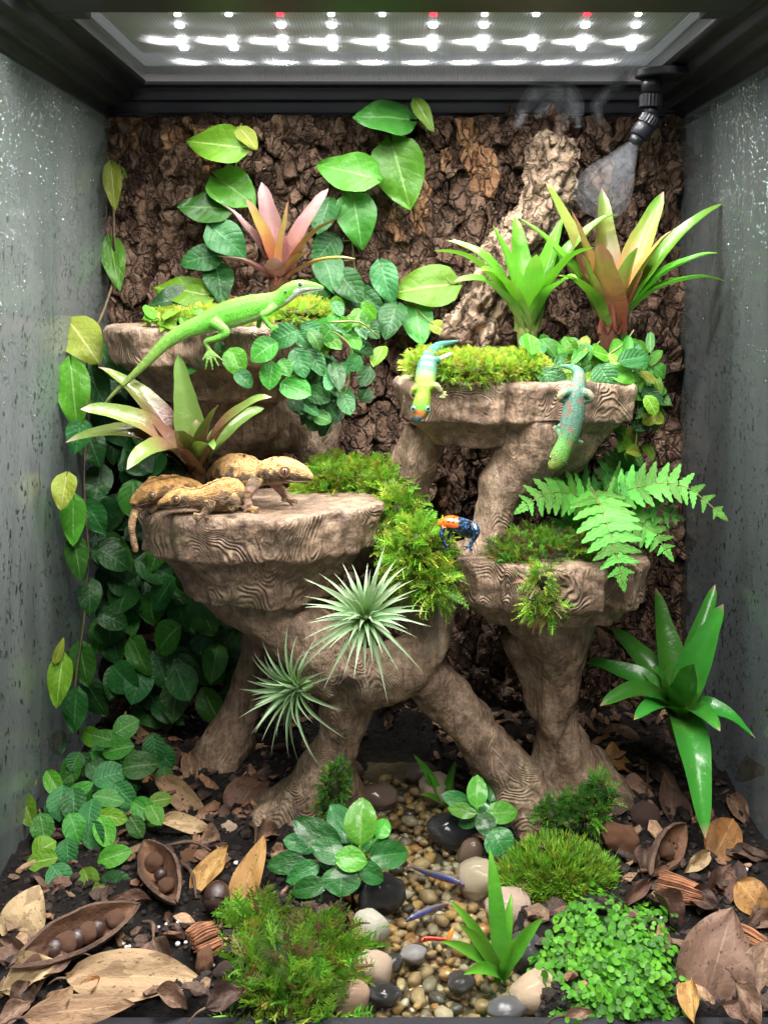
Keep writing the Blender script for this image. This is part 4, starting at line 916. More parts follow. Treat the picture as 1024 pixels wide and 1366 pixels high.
# ---- moss
M_moss = vcol_mat('moss', .6, .2, 900, .0004, .25, .3, 0, 260)
def sprig(mb, p, dr, ln, kind, col, rr):
    dr = dr.normalized(); s = dr.cross(Vector((rr.uniform(-1, 1), rr.uniform(-1, 1), rr.uniform(-1, 1)))).normalized(); u = s.cross(dr)
    c2 = tuple(min(1, x * rr.uniform(.7, 1.4)) for x in col)
    if kind == 'needle':
        for k in range(7):
            a = rr.uniform(0, 6.28); r_ = (dr + (s * math.cos(a) + u * math.sin(a)) * rr.uniform(.2, .75)).normalized(); q = r_.cross(dr + Vector((.01, .02, .3))).normalized() * ln * .06
            b = p + dr * ln * .3 * rr.random(); mb.add([b - q, b + q, b + r_ * ln * .6 + q * .8 - Vector((0, 0, 0)), b + r_ * ln], [(0, 1, 2), (0, 2, 3)], c=c2)
        return
    n = 7; bend = s * rr.uniform(-.7, .7) + Vector((0, 0, -.55)); pr = p
    wl = .42 if kind == 'frill' else .40
    for k in range(n):
        t = (k + 1) / n; q = p + dr * ln * t + bend * ln * t * t * .5
        w_ = ln * .035
        mb.add([pr - s * w_, pr + s * w_, q + s * w_ * .7, q - s * w_ * .7], [(0, 1, 2, 3)], c=c2)
        ll = ln * wl * (1 - .55 * t)
        for sg in (-1, 1):
            e = q + (s * sg * .9 + dr * .55 + u * rr.uniform(-.35, .45)).normalized() * ll; m1 = (pr + e) / 2 + dr * ll * .36; m2 = (q + e) / 2 - dr * ll * .26
            mb.add([q, m2, e, m1], [(0, 1, 2), (0, 2, 3)], c=c2)
        pr = q
def moss(name, label, mounds, n, ln, kind, cols, seed, upb=.6, shell=(.10, .14, .03), sh=.74):
    rr = random.Random(seed); mb = MB()
    for (px, py, d, rx, ry, rz) in mounds:
        C = P(px, py, d); R = Vector((PX(rx, d), rz, PX(ry, d)))
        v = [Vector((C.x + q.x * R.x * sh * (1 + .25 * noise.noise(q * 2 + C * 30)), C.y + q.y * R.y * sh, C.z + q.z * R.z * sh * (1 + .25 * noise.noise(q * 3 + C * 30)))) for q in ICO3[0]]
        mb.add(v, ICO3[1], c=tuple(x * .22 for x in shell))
    tot = sum(m_[3] * m_[4] for m_ in mounds)
    for (px, py, d, rx, ry, rz) in mounds:
        C = P(px, py, d); R = Vector((PX(rx, d), rz, PX(ry, d)))
        for i in range(int(n * 2.0 * rx * ry / tot)):
            q = Vector((rr.gauss(0, 1), rr.gauss(0, 1) - .5, rr.gauss(0, 1) + .25)).normalized()
            if q.y > .45: continue
            p = Vector((C.x + q.x * R.x * .9, C.y + q.y * R.y * .9, C.z + q.z * R.z * .9)); nn = Vector((q.x / R.x, q.y / R.y, q.z / R.z)).normalized()
            dr = nn + Vector((rr.uniform(-.6, .6), rr.uniform(-.6, .6), rr.uniform(-.3, .6) + upb * .6)); sprig(mb, p, dr, ln * rr.uniform(.6, 1.35), kind, rr.choice(cols), rr)
    o = mb.build(name, M_moss, None, True); return tag(o, label, 'moss', None, 'stuff')
YG = [(.28, .40, .03), (.36, .46, .05), (.23, .37, .03), (.31, .44, .05)]
GR = [(.12, .31, .02), (.17, .37, .03), (.23, .42, .035), (.09, .24, .02)]
GY = [(.24, .40, .03), (.31, .46, .045), (.18, .34, .025), (.13, .27, .02)]
DG = [(.06, .20, .025), (.09, .27, .03), (.05, .15, .02), (.13, .30, .03)]
moss('moss', 'yellow-green curly moss on the ledge between the two climbing geckos', [(625, 492, .87, 80, 22, .035), (570, 488, .87, 30, 20, .03), (690, 490, .88, 40, 20, .03)], 900, .0085, 'frill', YG, 1, 1.0, (.3, .32, .05))
moss('moss', 'light green leafy moss behind the flat gecko ledge', [(455, 640, .92, 48, 24, .03), (425, 650, .91, 30, 14, .02), (500, 640, .92, 22, 20, .02)], 420, .014, 'feather', GY, 2, .9)
moss('moss', 'bright tumbling moss filling the gap beside the small frog', [(556, 742, .835, 36, 46, .026), (533, 695, .87, 24, 38, .02), (515, 655, .90, 20, 24, .02), (580, 775, .82, 20, 26, .02)], 520, .015, 'feather', GY, 3, .1)
moss('moss', 'low green moss under the fern on the low ledge', [(730, 735, .86, 78, 26, .04), (680, 740, .85, 36, 18, .03), (790, 745, .86, 36, 18, .03)], 620, .012, 'feather', GR + [(.16, .13, .04), (.10, .08, .03)], 4, .7)
moss('moss', 'brown-tipped moss strand hanging over the rim of the low ledge', [(720, 775, .785, 12, 18, .008), (712, 810, .785, 8, 20, .006), (735, 812, .785, 10, 14, .006)], 90, .011, 'feather', GY + [(.20, .15, .05)], 5, -.6)
moss('moss', 'large dark feathery moss cushion at the front beside the white stones', [(390, 1290, .675, 76, 36, .045), (352, 1240, .715, 42, 26, .03), (440, 1270, .69, 36, 32, .03), (365, 1335, .655, 48, 22, .03), (430, 1328, .655, 38, 24, .03)], 430, .020, 'feather', [(.14, .31, .025), (.20, .38, .035), (.26, .43, .045), (.10, .24, .02), (.17, .16, .05)], 6, .9, (.04, .08, .02))
moss('moss', 'round cushion of needle moss beside the diagonal root', [(742, 1168, .775, 66, 40, .035), (700, 1180, .77, 36, 28, .025), (790, 1175, .775, 30, 28, .025)], 1500, .0082, 'needle', [(.17, .33, .02), (.23, .40, .03), (.13, .27, .02)], 7, .8, (.06, .12, .02))
moss('moss', 'patch of moss clinging to the foot of the front leg', [(445, 1052, .815, 17, 28, .012), (436, 1075, .812, 12, 14, .010), (455, 1030, .82, 10, 16, .008)], 170, .007, 'feather', DG, 8, .2)
moss('moss', 'leafy moss sprigs on the root foot beside the nut', [(775, 1080, .82, 26, 20, .015), (735, 1085, .82, 22, 12, .012), (800, 1060, .83, 14, 18, .01)], 150, .012, 'feather', DG, 9, .8)
moss('moss', 'yellow-green moss tufts on top of the highest ledge', [(290, 425, .93, 50, 12, .03), (400, 418, .92, 40, 14, .03), (230, 428, .92, 36, 8, .02)], 380, .010, 'frill', YG, 10, 1.1, (.3, .32, .05))
moss('moss', 'thin green moss smear on the left of the gecko stump', [(525, 640, .925, 10, 30, .01)], 60, .008, 'feather', GR, 11, .2)
# ---- round-leaved ground cover
M_bt = vcol_mat('ground_cover_leaf', .5, .1, 500, .0003, .15, .3, .0, 200, .3)
mb = MB(); rr = random.Random(77)
mounds = [(815, 1285, .690, 80, 50, .055), (775, 1322, .66, 58, 36, .035), (850, 1240, .73, 52, 24, .04), (856, 1325, .655, 46, 36, .03), (755, 1245, .73, 36, 22, .03), (800, 1225, .74, 40, 20, .03)]
for (px, py, d, rx, ry, rz) in mounds:
    C = P(px, py, d); R = Vector((PX(rx, d), rz, PX(ry, d)))
    mb.add([Vector((C.x + q.x * R.x * .9, C.y + q.y * R.y * .9, C.z + q.z * R.z * .9)) * 1.0 for q in [k_ * (.88 + .2 * noise.noise(k_ * 2 + C * 40)) for k_ in ICO3[0]]], ICO3[1], c=(.012, .04, .006))
    for i in range(int(rx * ry * .36)):
        q = Vector((rr.gauss(0, 1), rr.gauss(0, 1) - .5, rr.gauss(0, 1) + .3)).normalized()
        if q.y > .5: continue
        p = Vector((C.x + q.x * R.x, C.y + q.y * R.y, C.z + q.z * R.z)) * 1.0; nn = Vector((q.x / R.x, q.y / R.y, q.z / R.z)).normalized()
        p += nn * (.012 * fbm(p, 38, 2) + rr.uniform(-.006, .004)) + Vector((rr.gauss(0, .003), rr.gauss(0, .002), rr.gauss(0, .002))); up_ = (nn * .6 + Vector((rr.uniform(-.7, .7), rr.uniform(-.9, .2), .6 + rr.uniform(-.3, .5)))).normalized()
        a = rr.uniform(0, 6.28); s1 = up_.cross(Vector((math.cos(a), math.sin(a), .1))).normalized(); s2 = up_.cross(s1); r_ = rr.uniform(.0016, .0036)
        c = rr.choice(((.08, .30, .016), (.06, .23, .013), (.12, .36, .024), (.04, .16, .01)))
        for sg in (-1, 1):
            o_ = p + s1 * sg * r_ * .95; v = [o_ - up_ * r_ * .12]
            for k in range(8): b = 2 * math.pi * k / 8; v.append(o_ + (s1 * math.cos(b) + s2 * math.sin(b) * .85) * r_ * .95 + up_ * r_ * .15 * math.cos(b * 2))
            mb.add(v, [(0, 1 + k, 1 + (k + 1) % 8) for k in range(8)], c=c)
o = mb.build('ground_cover', M_bt, None, True); tag(o, 'dense carpet of tiny round bright green leaves at the front beside the dry leaves', 'ground cover', None, 'stuff')
# ================================================================ leaf litter, pods, chips
D_tan = leaf_mat('dry_tan', (.30, .19, .10), (.42, .29, .17), (.50, .36, .20), .7, .12, 7, .03, .3, spots=(.16, .09, .05), hue=.02, val=.3)
D_br = leaf_mat('dry_brown', (.15, .085, .058), (.24, .145, .10), (.30, .20, .13), .6, .08, 7, .03, .3, spots=(.085, .045, .03), hue=.02, val=.35)
D_or = leaf_mat('dry_orange', (.38, .19, .055), (.48, .28, .10), (.55, .36, .16), .6, .18, 6, .04, .3, spots=(.20, .10, .04), hue=.02, val=.3)
D_dk = leaf_mat('dry_dark', (.075, .045, .032), (.13, .08, .058), (.16, .10, .07), .6, .05, 6, .03, .3, spots=(.04, .022, .016), hue=.02, val=.3)
V_dry = LeafSet('lance', [D_tan, D_br, D_or, D_dk], 5, fold=.45, droop=.7, wav=.24, nu=14, nv=4, cup=.35)
V_flat = LeafSet('ovate', [D_tan, D_br, D_or, D_dk], 4, fold=.18, droop=.40, wav=.12, nu=14, nv=4)
rr = random.Random(61)
def dead(px, py, L_, W_, a, mi, lab, ls=None, nrm=(0, -.5, 1), z=.016):
    g = G(px, py, z); t = thing('dry_leaf', lab, 'dry leaf', g)
    B, T = leaf_px(t, ls or V_dry, px, py, L_, W_, a, g.y - CAMY, nrm, mi, 'leaf_blade', rr, .12)
    dv = (B - T).normalized(); stem(t, [B, B + dv * .006, B + dv * .012 + Vector((0, 0, -.004))], .0009, D_dk, 'leaf_stalk', 5)
DL = [(180, 1302, 182, 72, 2, 0, 'large tan spotted dry leaf lying flat in front of the long seed pod', V_flat, (0.05, -.8, 1)),
 (33, 1222, 86, 60, 68, 0, 'tan dry leaf standing at the wall behind the long seed pod', V_flat, (.2, -1, .6)),
 (279, 1163, 92, 32, 58, 2, 'narrow folded ochre leaf between the nut and the dark pod', None, (0, -.8, 1)),
 (329, 1178, 135, 40, 72, 2, 'long orange-brown leaf leaning against the feathery moss', V_flat, (-.2, -1, .8)),
 (243, 1066, 92, 36, -36, 0, 'tan dry leaf below the bright fig clump', None, (0, -.7, 1)),
 (331, 1058, 76, 54, 58, 1, 'brown dry leaf in the shade between the two left legs', V_flat, (0, -.6, 1)),
 (247, 1100, 76, 26, -8, 0, 'narrow tan leaf end beside the dark open pod', None, (0, -.7, 1)),
 (105, 1347, 150, 44, 8, 0, 'tan dry leaf pressed against the front rail', V_flat, (0, -.7, 1)),
 (40, 1300, 90, 46, 30, 0, 'pale curled leaf under the long seed pod', None, (0, -.7, 1)),
 (80, 1338, 60, 30, 60, 0, 'small tan leaf under the long seed pod tip', None, (0, -.7, 1)),
 (955, 1285, 158, 108, 72, 1, 'broad brown leaf with pale veins standing beside the ground cover', V_flat, (-.1, -1, .8)),
 (1004, 1200, 66, 46, -50, 2, 'yellow spotted leaf at the wet glass', V_flat, (0, -.8, 1)),
 (962, 1182, 76, 44, 62, 1, 'pinkish brown leaf tip rising behind the broad brown leaf', None, (0, -1, .8)),
 (1012, 1290, 84, 54, 60, 1, 'brown leaf wedged between the broad leaf and the glass', V_flat, (0, -.9, .8)),
 (965, 1118, 74, 54, 62, 2, 'ochre wrinkled leaf by the tip of the hanging bromeliad leaf', V_flat, (0, -.9, .9)),
 (896, 1072, 96, 36, 100, 1, 'tall brown curled leaf behind the open brown husk', None, (.1, -1, .5)),
 (210, 978, 66, 40, 40, 0, 'tan leaf in the dark behind the fig clump', None, (0, -.7, 1)),
 (998, 1338, 66, 30, -60, 1, 'small brown leaf at the front corner', None, (0, -.7, 1)),
 (640, 897, 56, 30, -20, 1, 'pinkish brown leaf in the dark between the roots', V_flat, (0, -1, .6)),
 (830, 985, 60, 28, 10, 1, 'dull leaf on the soil behind the right leg', None, (0, -.6, 1)),
 (772, 1352, 40, 18, 10, 1, 'thin brown leaf under the ground cover', None, (0, -.7, 1)),
 (935, 1200, 50, 30, 150, 3, 'dark crumpled leaf beside the fibre bundle', None, (0, -.7, 1)),
 (60, 1290, 80, 40, -160, 1, 'brown leaf half hidden by the long pod', None, (0, -.7, 1)),
 (300, 1330, 60, 36, 30, 3, 'dark leaf scrap at the front of the moss', None, (0, -.7, 1)),
 (880, 1035, 60, 24, 140, 3, 'dark leaf scrap below the broad-leaved bromeliad', None, (0, -.7, 1)),
 (230, 1010, 50, 26, 100, 3, 'dark leaf scrap behind the fig clump', None, (0, -.7, 1))]
for a in DL: dead(*a)
def scraps(grp, spots):
    for (px, py, where) in spots:
        g = G(px, py, .012); mi = rr.choice((0, 1, 1, 2, 3)); word = ('pale tan', 'brown', 'ochre', 'dark')[mi]
        t = thing('dry_leaf', 'crumpled %s leaf scrap %s' % (word, where), 'dry leaf', g, grp)
        leaf_px(t, V_dry, px, py, rr.uniform(36, 72), rr.uniform(18, 36), rr.uniform(0, 360), g.y - CAMY, (rr.uniform(-.3, .3), -.5, 1), mi, 'leaf_blade', rr, .3)
scraps('leaf scraps on the left bank', [(150, 1225, 'above the stalk of the long seed pod'), (120, 1320, 'under the large tan spotted leaf'), (30, 1330, 'below the tip of the long seed pod'), (230, 1330, 'in front of the large spotted leaf tip'), (255, 1030, 'beside the back leg foot'), (300, 1020, 'against the back leg'), (200, 1040, 'beside the upper fig leaves'), (285, 1120, 'behind the folded ochre leaf'), (170, 1200, 'between the fig clump and the long pod'), (25, 1265, 'at the foot of the fogged glass'), (215, 1275, 'in front of the dark split pod'), (320, 1265, 'between wood chip and feathery moss'), (360, 1110, 'at the foot of the front leg'), (20, 1350, 'at the front rail corner by the fogged glass')])
scraps('leaf scraps on the right bank', [(860, 1150, 'against the open husk'), (930, 1150, 'between husk and ochre leaf'), (1000, 1140, 'beside the wrinkled ochre leaf'), (850, 1060, 'behind the wrinkled nut'), (930, 1050, 'under the broad-leaved bromeliad'), (985, 1080, 'at the foot of the wet glass'), (895, 1215, 'below the frayed fibre bundle'), (1015, 1230, 'under the yellow spotted leaf'), (920, 1330, 'at the stalk of the broad brown leaf'), (980, 1350, 'on the front rail beside the broad leaf'), (850, 1190, 'between ground cover and husk'), (820, 1020, 'behind the right leg foot'), (1000, 1030, 'below the drooping bromeliad leaf tip')])
M_pod = rough_mat('pod_shell', [(0.3, (.045, .024, .016)), (0.55, (.12, .068, .045)), (0.75, (.22, .14, .09))], 70, .75, .8, 240, .003, dist=.6)
M_podin = rough_mat('pod_lining', [(0.3, (.13, .058, .032)), (0.7, (.26, .13, .07))], 90, .8, .9, 300, .003)
M_seed = rough_mat('seed', [(0.3, (.022, .011, .010)), (0.7, (.060, .028, .022))], 90, .38, .25, 400, .001, coat=.25)
def pod(lab, a, b, wpx, zc, seeds, tilt=(0, -.75, 1), depth=.6, rim=.9):
    A, B = G(*a, zc), G(*b, zc); c = (A + B) / 2; t = thing('seed_pod', lab, 'seed pod', c); y = (B - A); L_ = y.length; y.normalize(); n = Vector(tilt).normalized(); x = y.cross(n).normalized(); n = x.cross(y)
    W_ = PX(wpx, c.y - CAMY); nu, nv = 26, 14
    def shell(sc_, off, up_):
        v = []
        for i in range(nu + 1):
            u = i / nu; wd = W_ / 2 * max(.03, math.sin(math.pi * min(1, max(0, u))) ** .75) * sc_
            for j in range(nv + 1):
                an = math.pi * (j / nv); r_ = 1 + .10 * noise.noise(Vector((u * 5, j * .5, off + a[0]))) + .05 * noise.noise(Vector((u * 16, j * 1.3, off)))
                v.append(c + y * ((u - .5) * L_ * (.5 + .5 * sc_)) + x * (math.cos(an) * wd * r_ * rim) - n * (math.sin(an) * wd * depth * r_ * 1.25 - off - .10 * W_ * math.cos(an * 2) * (1 if up_ else .6) * math.sin(math.pi * u)))
        return v
    o1 = shell(1, 0, True); o2 = shell(.84, .0012, True); W2 = nv + 1
    f = [(i*W2+j, i*W2+j+1, (i+1)*W2+j+1, (i+1)*W2+j) for i in range(nu) for j in range(nv)]; k0 = len(o1)
    mk('husk', o1, f, M_pod, t)
    mk('lining', o2, [tuple(reversed(q)) for q in f], M_podin, t)
    rimv = MB()
    for jj in (0, nv):
        for i in range(nu): rimv.add([o1[i*W2+jj], o1[(i+1)*W2+jj], o2[(i+1)*W2+jj], o2[i*W2+jj]], [(0, 1, 2, 3)])
    rimv.build('rim', M_pod, t)
    for (u, r_, kind) in seeds:
        R = PX(r_, c.y - CAMY); p = c + y * ((u - .5) * L_) - n * (W_ * .5 * depth * .45)
        mk('seed' if kind else 'seed_chamber', rock(1, u * 9, .9, ICO3, .08 if kind else .25), ICO3[1], M_seed if kind else M_podin, t, M=basis(p, y, n, R))
    return t
pod('long open brown seed pod holding three dark seeds', (12, 1290), (188, 1205), 66, .024, [(.33, 13, 1), (.50, 13, 1), (.66, 12, 1), (.80, 13, 0), (.18, 14, 0), (.42, 15, 0), (.58, 14, 0)])
pod('dark split seed pod propped up beside the fig clump', (236, 1205), (192, 1120), 56, .022, [(.72, 13, 0), (.35, 11, 0), (.52, 9, 1)], (.3, -1, .7), .7)
pod('open brown seed husk with a dark hollow among leaves by the wet glass', (868, 1168), (915, 1098), 46, .018, [(.5, 12, 0)], (.2, -1, .6), .8)
def lump(name, lab, cat, px, py, a, b, mat, seed, amp=.3, freq=1.4, z=.006, group=None, flat=1):
    g = G(px, py + b * .6, z); d = g.y - CAMY; rx, rz = PX(a, d), PX(b, d); v = rock(1, seed, 1, ICO3, amp, freq)
    o = mk(name, v, ICO3[1], mat, None, M=Matrix.Translation((g.x, g.y + rx * .4, z + rz * .65)) @ Matrix.Rotation(seed, 4, 'Y') @ Matrix.Diagonal((rx, rx * .85, rz, 1))); return tag(o, lab, cat, group)
M_chip = rough_mat('wood_chip', [(0.3, (.15, .055, .025)), (0.5, (.30, .13, .06)), (0.7, (.42, .22, .11))], 80, .85, 1.0, 200, .004, dist=1.0)
M_clod = rough_mat('root_clod', [(0.3, (.03, .016, .012)), (0.7, (.11, .055, .040))], 80, .8, .9, 260, .003)
t = thing('nut', 'round brown acorn-like nut beside the orange leaf', 'nut', G(286, 1222, .006)); g = G(286, 1222, .01); r_ = PX(18, g.y - CAMY)
mk('nut_body', rock(1, 5, 1.1, ICO3, .04), ICO3[1], M_seed, t, M=Matrix.Translation((g.x, g.y + .01, .012 + r_ * .6)) @ Matrix.Rotation(2.3, 4, 'X') @ Matrix.Diagonal((r_, r_, r_, 1)))
mk('nut_cap', [Vector((p.x, p.y, max(p.z, .35))) for p in rock(1.06, 5, 1.0, ICO3, .06, 2)], ICO3[1], M_pod, t, M=Matrix.Translation((g.x, g.y + .01, .012 + r_ * .6)) @ Matrix.Rotation(2.3, 4, 'X') @ Matrix.Diagonal((r_, r_, r_, 1)))
lump('nut', 'wrinkled dark nut behind the reddish bark chunk', 'nut', 862, 1095, 20, 20, M_clod, 6, .15, 2)
lump('bark_chunk', 'reddish brown bark chunk between root foot and husk', 'bark chunk', 830, 1125, 20, 26, M_chip, 2, .45, 1.6)
lump('bark_chunk', 'small red bark lump beside the dark split pod', 'bark chunk', 252, 1148, 14, 11, M_chip, 3, .4, 2)
lump('bark_chunk', 'reddish stone-like bark lump in front of the wood chip', 'bark chunk', 272, 1290, 18, 12, M_chip, 8, .4, 2)
lump('bark_chunk', 'brown bark lump at the front beside the feathery moss', 'bark chunk', 296, 1302, 14, 12, M_clod, 9, .4, 2)
lump('bark_chunk', 'orange bark crumb at the edge of the fig clump', 'bark chunk', 108, 1026, 9, 9, M_chip, 10, .4, 2)
lump('bark_chunk', 'pale tan bark crumb under the brown shaded leaf', 'bark chunk', 306, 1108, 9, 11, rough_mat('pale_chip', [(.3, (.35, .24, .16)), (.7, (.5, .38, .27))], 90, .8, .6, 300, .002), 11, .4, 2)
# striped wood chip of fibres, and a frayed fibre bundle
def fibres(name, lab, cat, a, b, wpx, n, mat, seed, z, fray, r_):
    rr = random.Random(seed); A, B = G(*a, z), G(*b, z); t = thing(name, lab, cat, (A + B) / 2); y = (B - A); W_ = PX(wpx, (A.y + B.y) / 2 - CAMY); x = Vector((y.y, -y.x, 0)).normalized(); x = y.cross(Vector((0, -.6, 1))).normalized(); nn = x.cross(y).normalized()
    mb = MB()
    for i in range(n):
        s = rr.uniform(-1, 1); h = math.sqrt(1 - s * s) * rr.uniform(-.3, 1); o_ = x * s * W_ / 2 + nn * h * W_ * .3
        p0 = A + o_ * rr.uniform(.9, 1.1) - y * rr.uniform(0, .06); p1 = B + o_ * (1 + fray * rr.random()) + y * rr.uniform(-.12, .08); pm = (p0 + p1) / 2 + o_ * .15 + Vector((0, 0, rr.uniform(-.001, .001)))
        k = rr.uniform(.6, 1.5); mb.add(*tube([(*p0, r_), (*pm, r_ * 1.1), (*p1, r_ * .5)], 3, 5), c=(k, k, k))
    mb.build('fibre_mass', mat, t)
M_fib = rough_mat('fibre', [(0.3, (.16, .055, .025)), (0.7, (.36, .16, .075))], 120, .8, .6, 400, .002, vcol=True)
fibres('wood_chip', 'reddish fibrous wood chip in front of the nut', 'wood chip', (258, 1262), (288, 1248), 40, 220, M_fib, 1, .016, .1, .0006)
fibres('fibre_bundle', 'frayed reddish fibre bundle in front of the open husk', 'fibre', (935, 1195), (880, 1180), 24, 200, M_fib, 2, .016, .8, .00045)
fibres('fibre_bundle', 'thin reddish fibres behind the broad brown leaf', 'fibre', (1018, 1262), (975, 1240), 18, 110, M_fib, 3, .012, .6, .00045)
# twigs
for i, (a, b, lab) in enumerate((((222, 1128), (282, 1135), 'thin dark twig across the soil behind the dark pod'), ((240, 1150), (262, 1198), 'short twig leaning on the dark pod'), ((333, 1100), (340, 1128), 'pale thin twig at the foot of the front leg'), ((855, 1010), (862, 1062), 'thin bent twig behind the right leg'), ((190, 1230), (205, 1255), 'short pale root on the soil by the large tan leaf'))):
    A, B = G(*a, .012), G(*b, .014); m_ = (A + B) / 2 + Vector((.003, 0, .005)); v, f = tube([(*A, .0012), (*m_, .0015), (*B, .0007)], 5, 6)
    tag(mk('twig', v, f, M_pod), lab, 'twig')
# perlite grains and bark flakes scattered in the soil
M_per = flat_mat('perlite', (.75, .74, .70), .8)
mb = MB(); r2 = random.Random(8)
for (px, py, n, s) in ((310, 1137, 5, 14), (278, 1268, 2, 10), (138, 1266, 4, 9), (204, 1262, 4, 8), (218, 1230, 2, 8), (240, 1228, 2, 8), (260, 1228, 2, 6), (168, 1250, 3, 10), (245, 1250, 2, 10), (235, 1222, 2, 12), (990, 1160, 2, 5), (300, 1080, 2, 30), (900, 1200, 2, 50)):
    for k in range(n):
        g = G(px + r2.gauss(0, s * .5), py + r2.gauss(0, s * .5), .012); mb.add(rock(r2.uniform(.0010, .0021), r2.random() * 30, .8, ICO1, .3, 1.5), ICO1[1], M=Matrix.Translation((g.x, g.y, soil_z(g.x, g.y) + .002)))
o = mb.build('perlite_grains', M_per); tag(o, 'scattered white perlite grains in the dark soil', 'perlite', None, 'stuff')
mb = MB()
for i in range(900):
    x, y = r2.uniform(-.29, .29), r2.uniform(.006, .42)
    if stream(x, y) < .006: continue
    L_ = r2.uniform(.004, .012); M = Matrix.Translation((x, y, soil_z(x, y) + .003)) @ Matrix.Rotation(r2.uniform(0, 6.28), 4, 'Z') @ Matrix.Rotation(r2.gauss(.2, .4), 4, 'X') @ Matrix.Rotation(r2.gauss(0, .4), 4, 'Y') @ Matrix.Diagonal((L_ * r2.uniform(.3, .8), L_, L_ * .25, 1))
    k = r2.uniform(.4, 1.4); c = r2.choice(((.20, .10, .055), (.11, .06, .04), (.28, .17, .10), (.06, .035, .025))); mb.add(rock(1, r2.random() * 30, 1, ICO1, .45, 1.8), ICO1[1], c=tuple(q * k for q in c), M=M)
M_flk = vcol_mat('bark_flake', .8, .6, 300, .002, .3, 0, 0, 200)
o = mb.build('bark_flakes', M_flk, soil, False); o['kind'] = 'stuff'

# ================================================================ misting nozzle
D_ = .97
t = thing('misting_nozzle', 'black jointed misting nozzle spraying from the lid corner above the bromeliads', 'nozzle', P(880, 95, D_))
def turned(prof, a, b, d, name, ridges=0, seg=40):
    A, B = P(*a, d), P(*b, d); y = (B - A); L_ = y.length; y.normalize(); M = basis(A, y, Vector((0, -1, .1))); v = []; f = []
    for (u, r_) in prof:
        for k in range(seg):
            an = 2 * math.pi * k / seg; R = PX(r_, d) * (1 - (.06 if ridges and k % 2 else 0)); v.append((R * math.cos(an), u * L_, R * math.sin(an)))
    for i in range(len(prof) - 1):
        for k in range(seg): k2 = (k + 1) % seg; f.append((i*seg+k, (i+1)*seg+k, (i+1)*seg+k2, i*seg+k2))
    f.append(tuple(range(seg))); f.append(tuple((len(prof)-1)*seg+k for k in range(seg))[::-1])
    return mk(name, [M @ Vector(q) for q in v], f, M_black, t, smooth=not ridges)
turned([(0, 12), (0, 13), (1, 13), (1, 10)], (868, 104), (868, 125), D_, 'upper_body')
turned([(0, 12), (.08, 15.5), (.92, 15.5), (1, 12)], (868, 126), (867, 145), D_, 'knurled_ring', 1)
turned([(0, 10), (1, 10)], (867, 143), (868, 156), D_, 'neck')
v, f = icosphere(3); mk('ball_joint', v, f, M_black, t, M=Matrix.Translation(P(867, 158, D_)) @ Matrix.Diagonal((PX(11, D_),) * 3 + (1,)))
turned([(0, 11), (.1, 14), (.9, 14), (1, 12)], (869, 156), (861, 168), D_ - .004, 'knurled_ring', 1)
turned([(0, 12), (.1, 13.5), (.85, 13), (1, 10.5)], (861, 168), (850, 184), D_ - .007, 'spray_body')
turned([(0, 9.5), (.8, 9), (1, 5)], (850, 184), (845, 192), D_ - .011, 'spray_tip')
mb = MB(); pl = []
for k in range(40):
    a = 2 * math.pi * k / 40; pl.append((P(893, 97, D_).x + math.cos(a) * PX(48 if math.cos(a) > 0 else 47, D_) , P(893, 97, D_).y + math.sin(a) * .020))
z0 = P(0, 104, D_).z
mb.add([(x, y, z0) for x, y in pl] + [(x, y, z0 + PX(11, D_)) for x, y in pl], [(k, (k+1) % 40, 40 + (k+1) % 40, 40 + k) for k in range(40)] + [tuple(range(40))[::-1], tuple(range(40, 80))])
o = mb.build('mounting_plate', M_black, t, False); b = o.modifiers.new('b', 'BEVEL'); b.width = .0015; b.segments = 2; b.limit_method = 'ANGLE'
# mist and wisps
def vol_mat(name, dens, scale, lo, hi, axis=None):
    m, nt, out = newmat(name); tc = N(nt, 'TexCoord').outputs['Object']
    nz = N(nt, 'TexNoise', {'Vector': tc, 'Scale': scale, 'Detail': 3, 'Distortion': 1.0}); f = N(nt, 'MapRange', {'Value': nz.outputs[0], 'From Min': lo, 'From Max': hi}).outputs[0]
    if axis:
        o_, dv, L_, r0, r1 = axis
        sub = N(nt, 'VectorMath', {0: tc, 1: o_}, operation='SUBTRACT').outputs[0]; dt = N(nt, 'VectorMath', {0: sub, 1: dv}, operation='DOT_PRODUCT').outputs['Value']
        sc_ = N(nt, 'VectorMath', {0: dv, 'Scale': dt}, operation='SCALE').outputs[0]; rd_ = N(nt, 'VectorMath', {0: N(nt, 'VectorMath', {0: sub, 1: sc_}, operation='SUBTRACT').outputs[0]}, operation='LENGTH').outputs['Value']
        R_ = math_(nt, 'MULTIPLY_ADD', dt, (r1 - r0) / L_, r0); q = math_(nt, 'MAXIMUM', math_(nt, 'SUBTRACT', 1.0, math_(nt, 'DIVIDE', rd_, R_)), 0.0)
        al = math_(nt, 'POWER', N(nt, 'MapRange', {'Value': dt, 'From Min': 0.0, 'From Max': L_, 'To Min': 1.0, 'To Max': 0.0}).outputs[0], 1.6)
        f = math_(nt, 'MULTIPLY', math_(nt, 'MULTIPLY', f, al), math_(nt, 'POWER', q, 1.5))
    vs = N(nt, 'VolumePrincipled', {'Color': (.93, .95, 1, 1), 'Density': math_(nt, 'MULTIPLY', f, dens), 'Anisotropy': 0.0}); nt.links.new(vs.outputs[0], out.inputs['Volume']); return m
A, B = P(845, 191, D_ - .013), P(800, 262, D_ - .040); dv = (B - A).normalized(); r0, r1 = PX(6, D_), PX(38, D_)
t = thing('mist_spray', 'cone of fine white mist leaving the nozzle tip', 'mist', A); t['kind'] = 'stuff'; M_mist = vol_mat('mist', 3.2, 110, .42, .80)
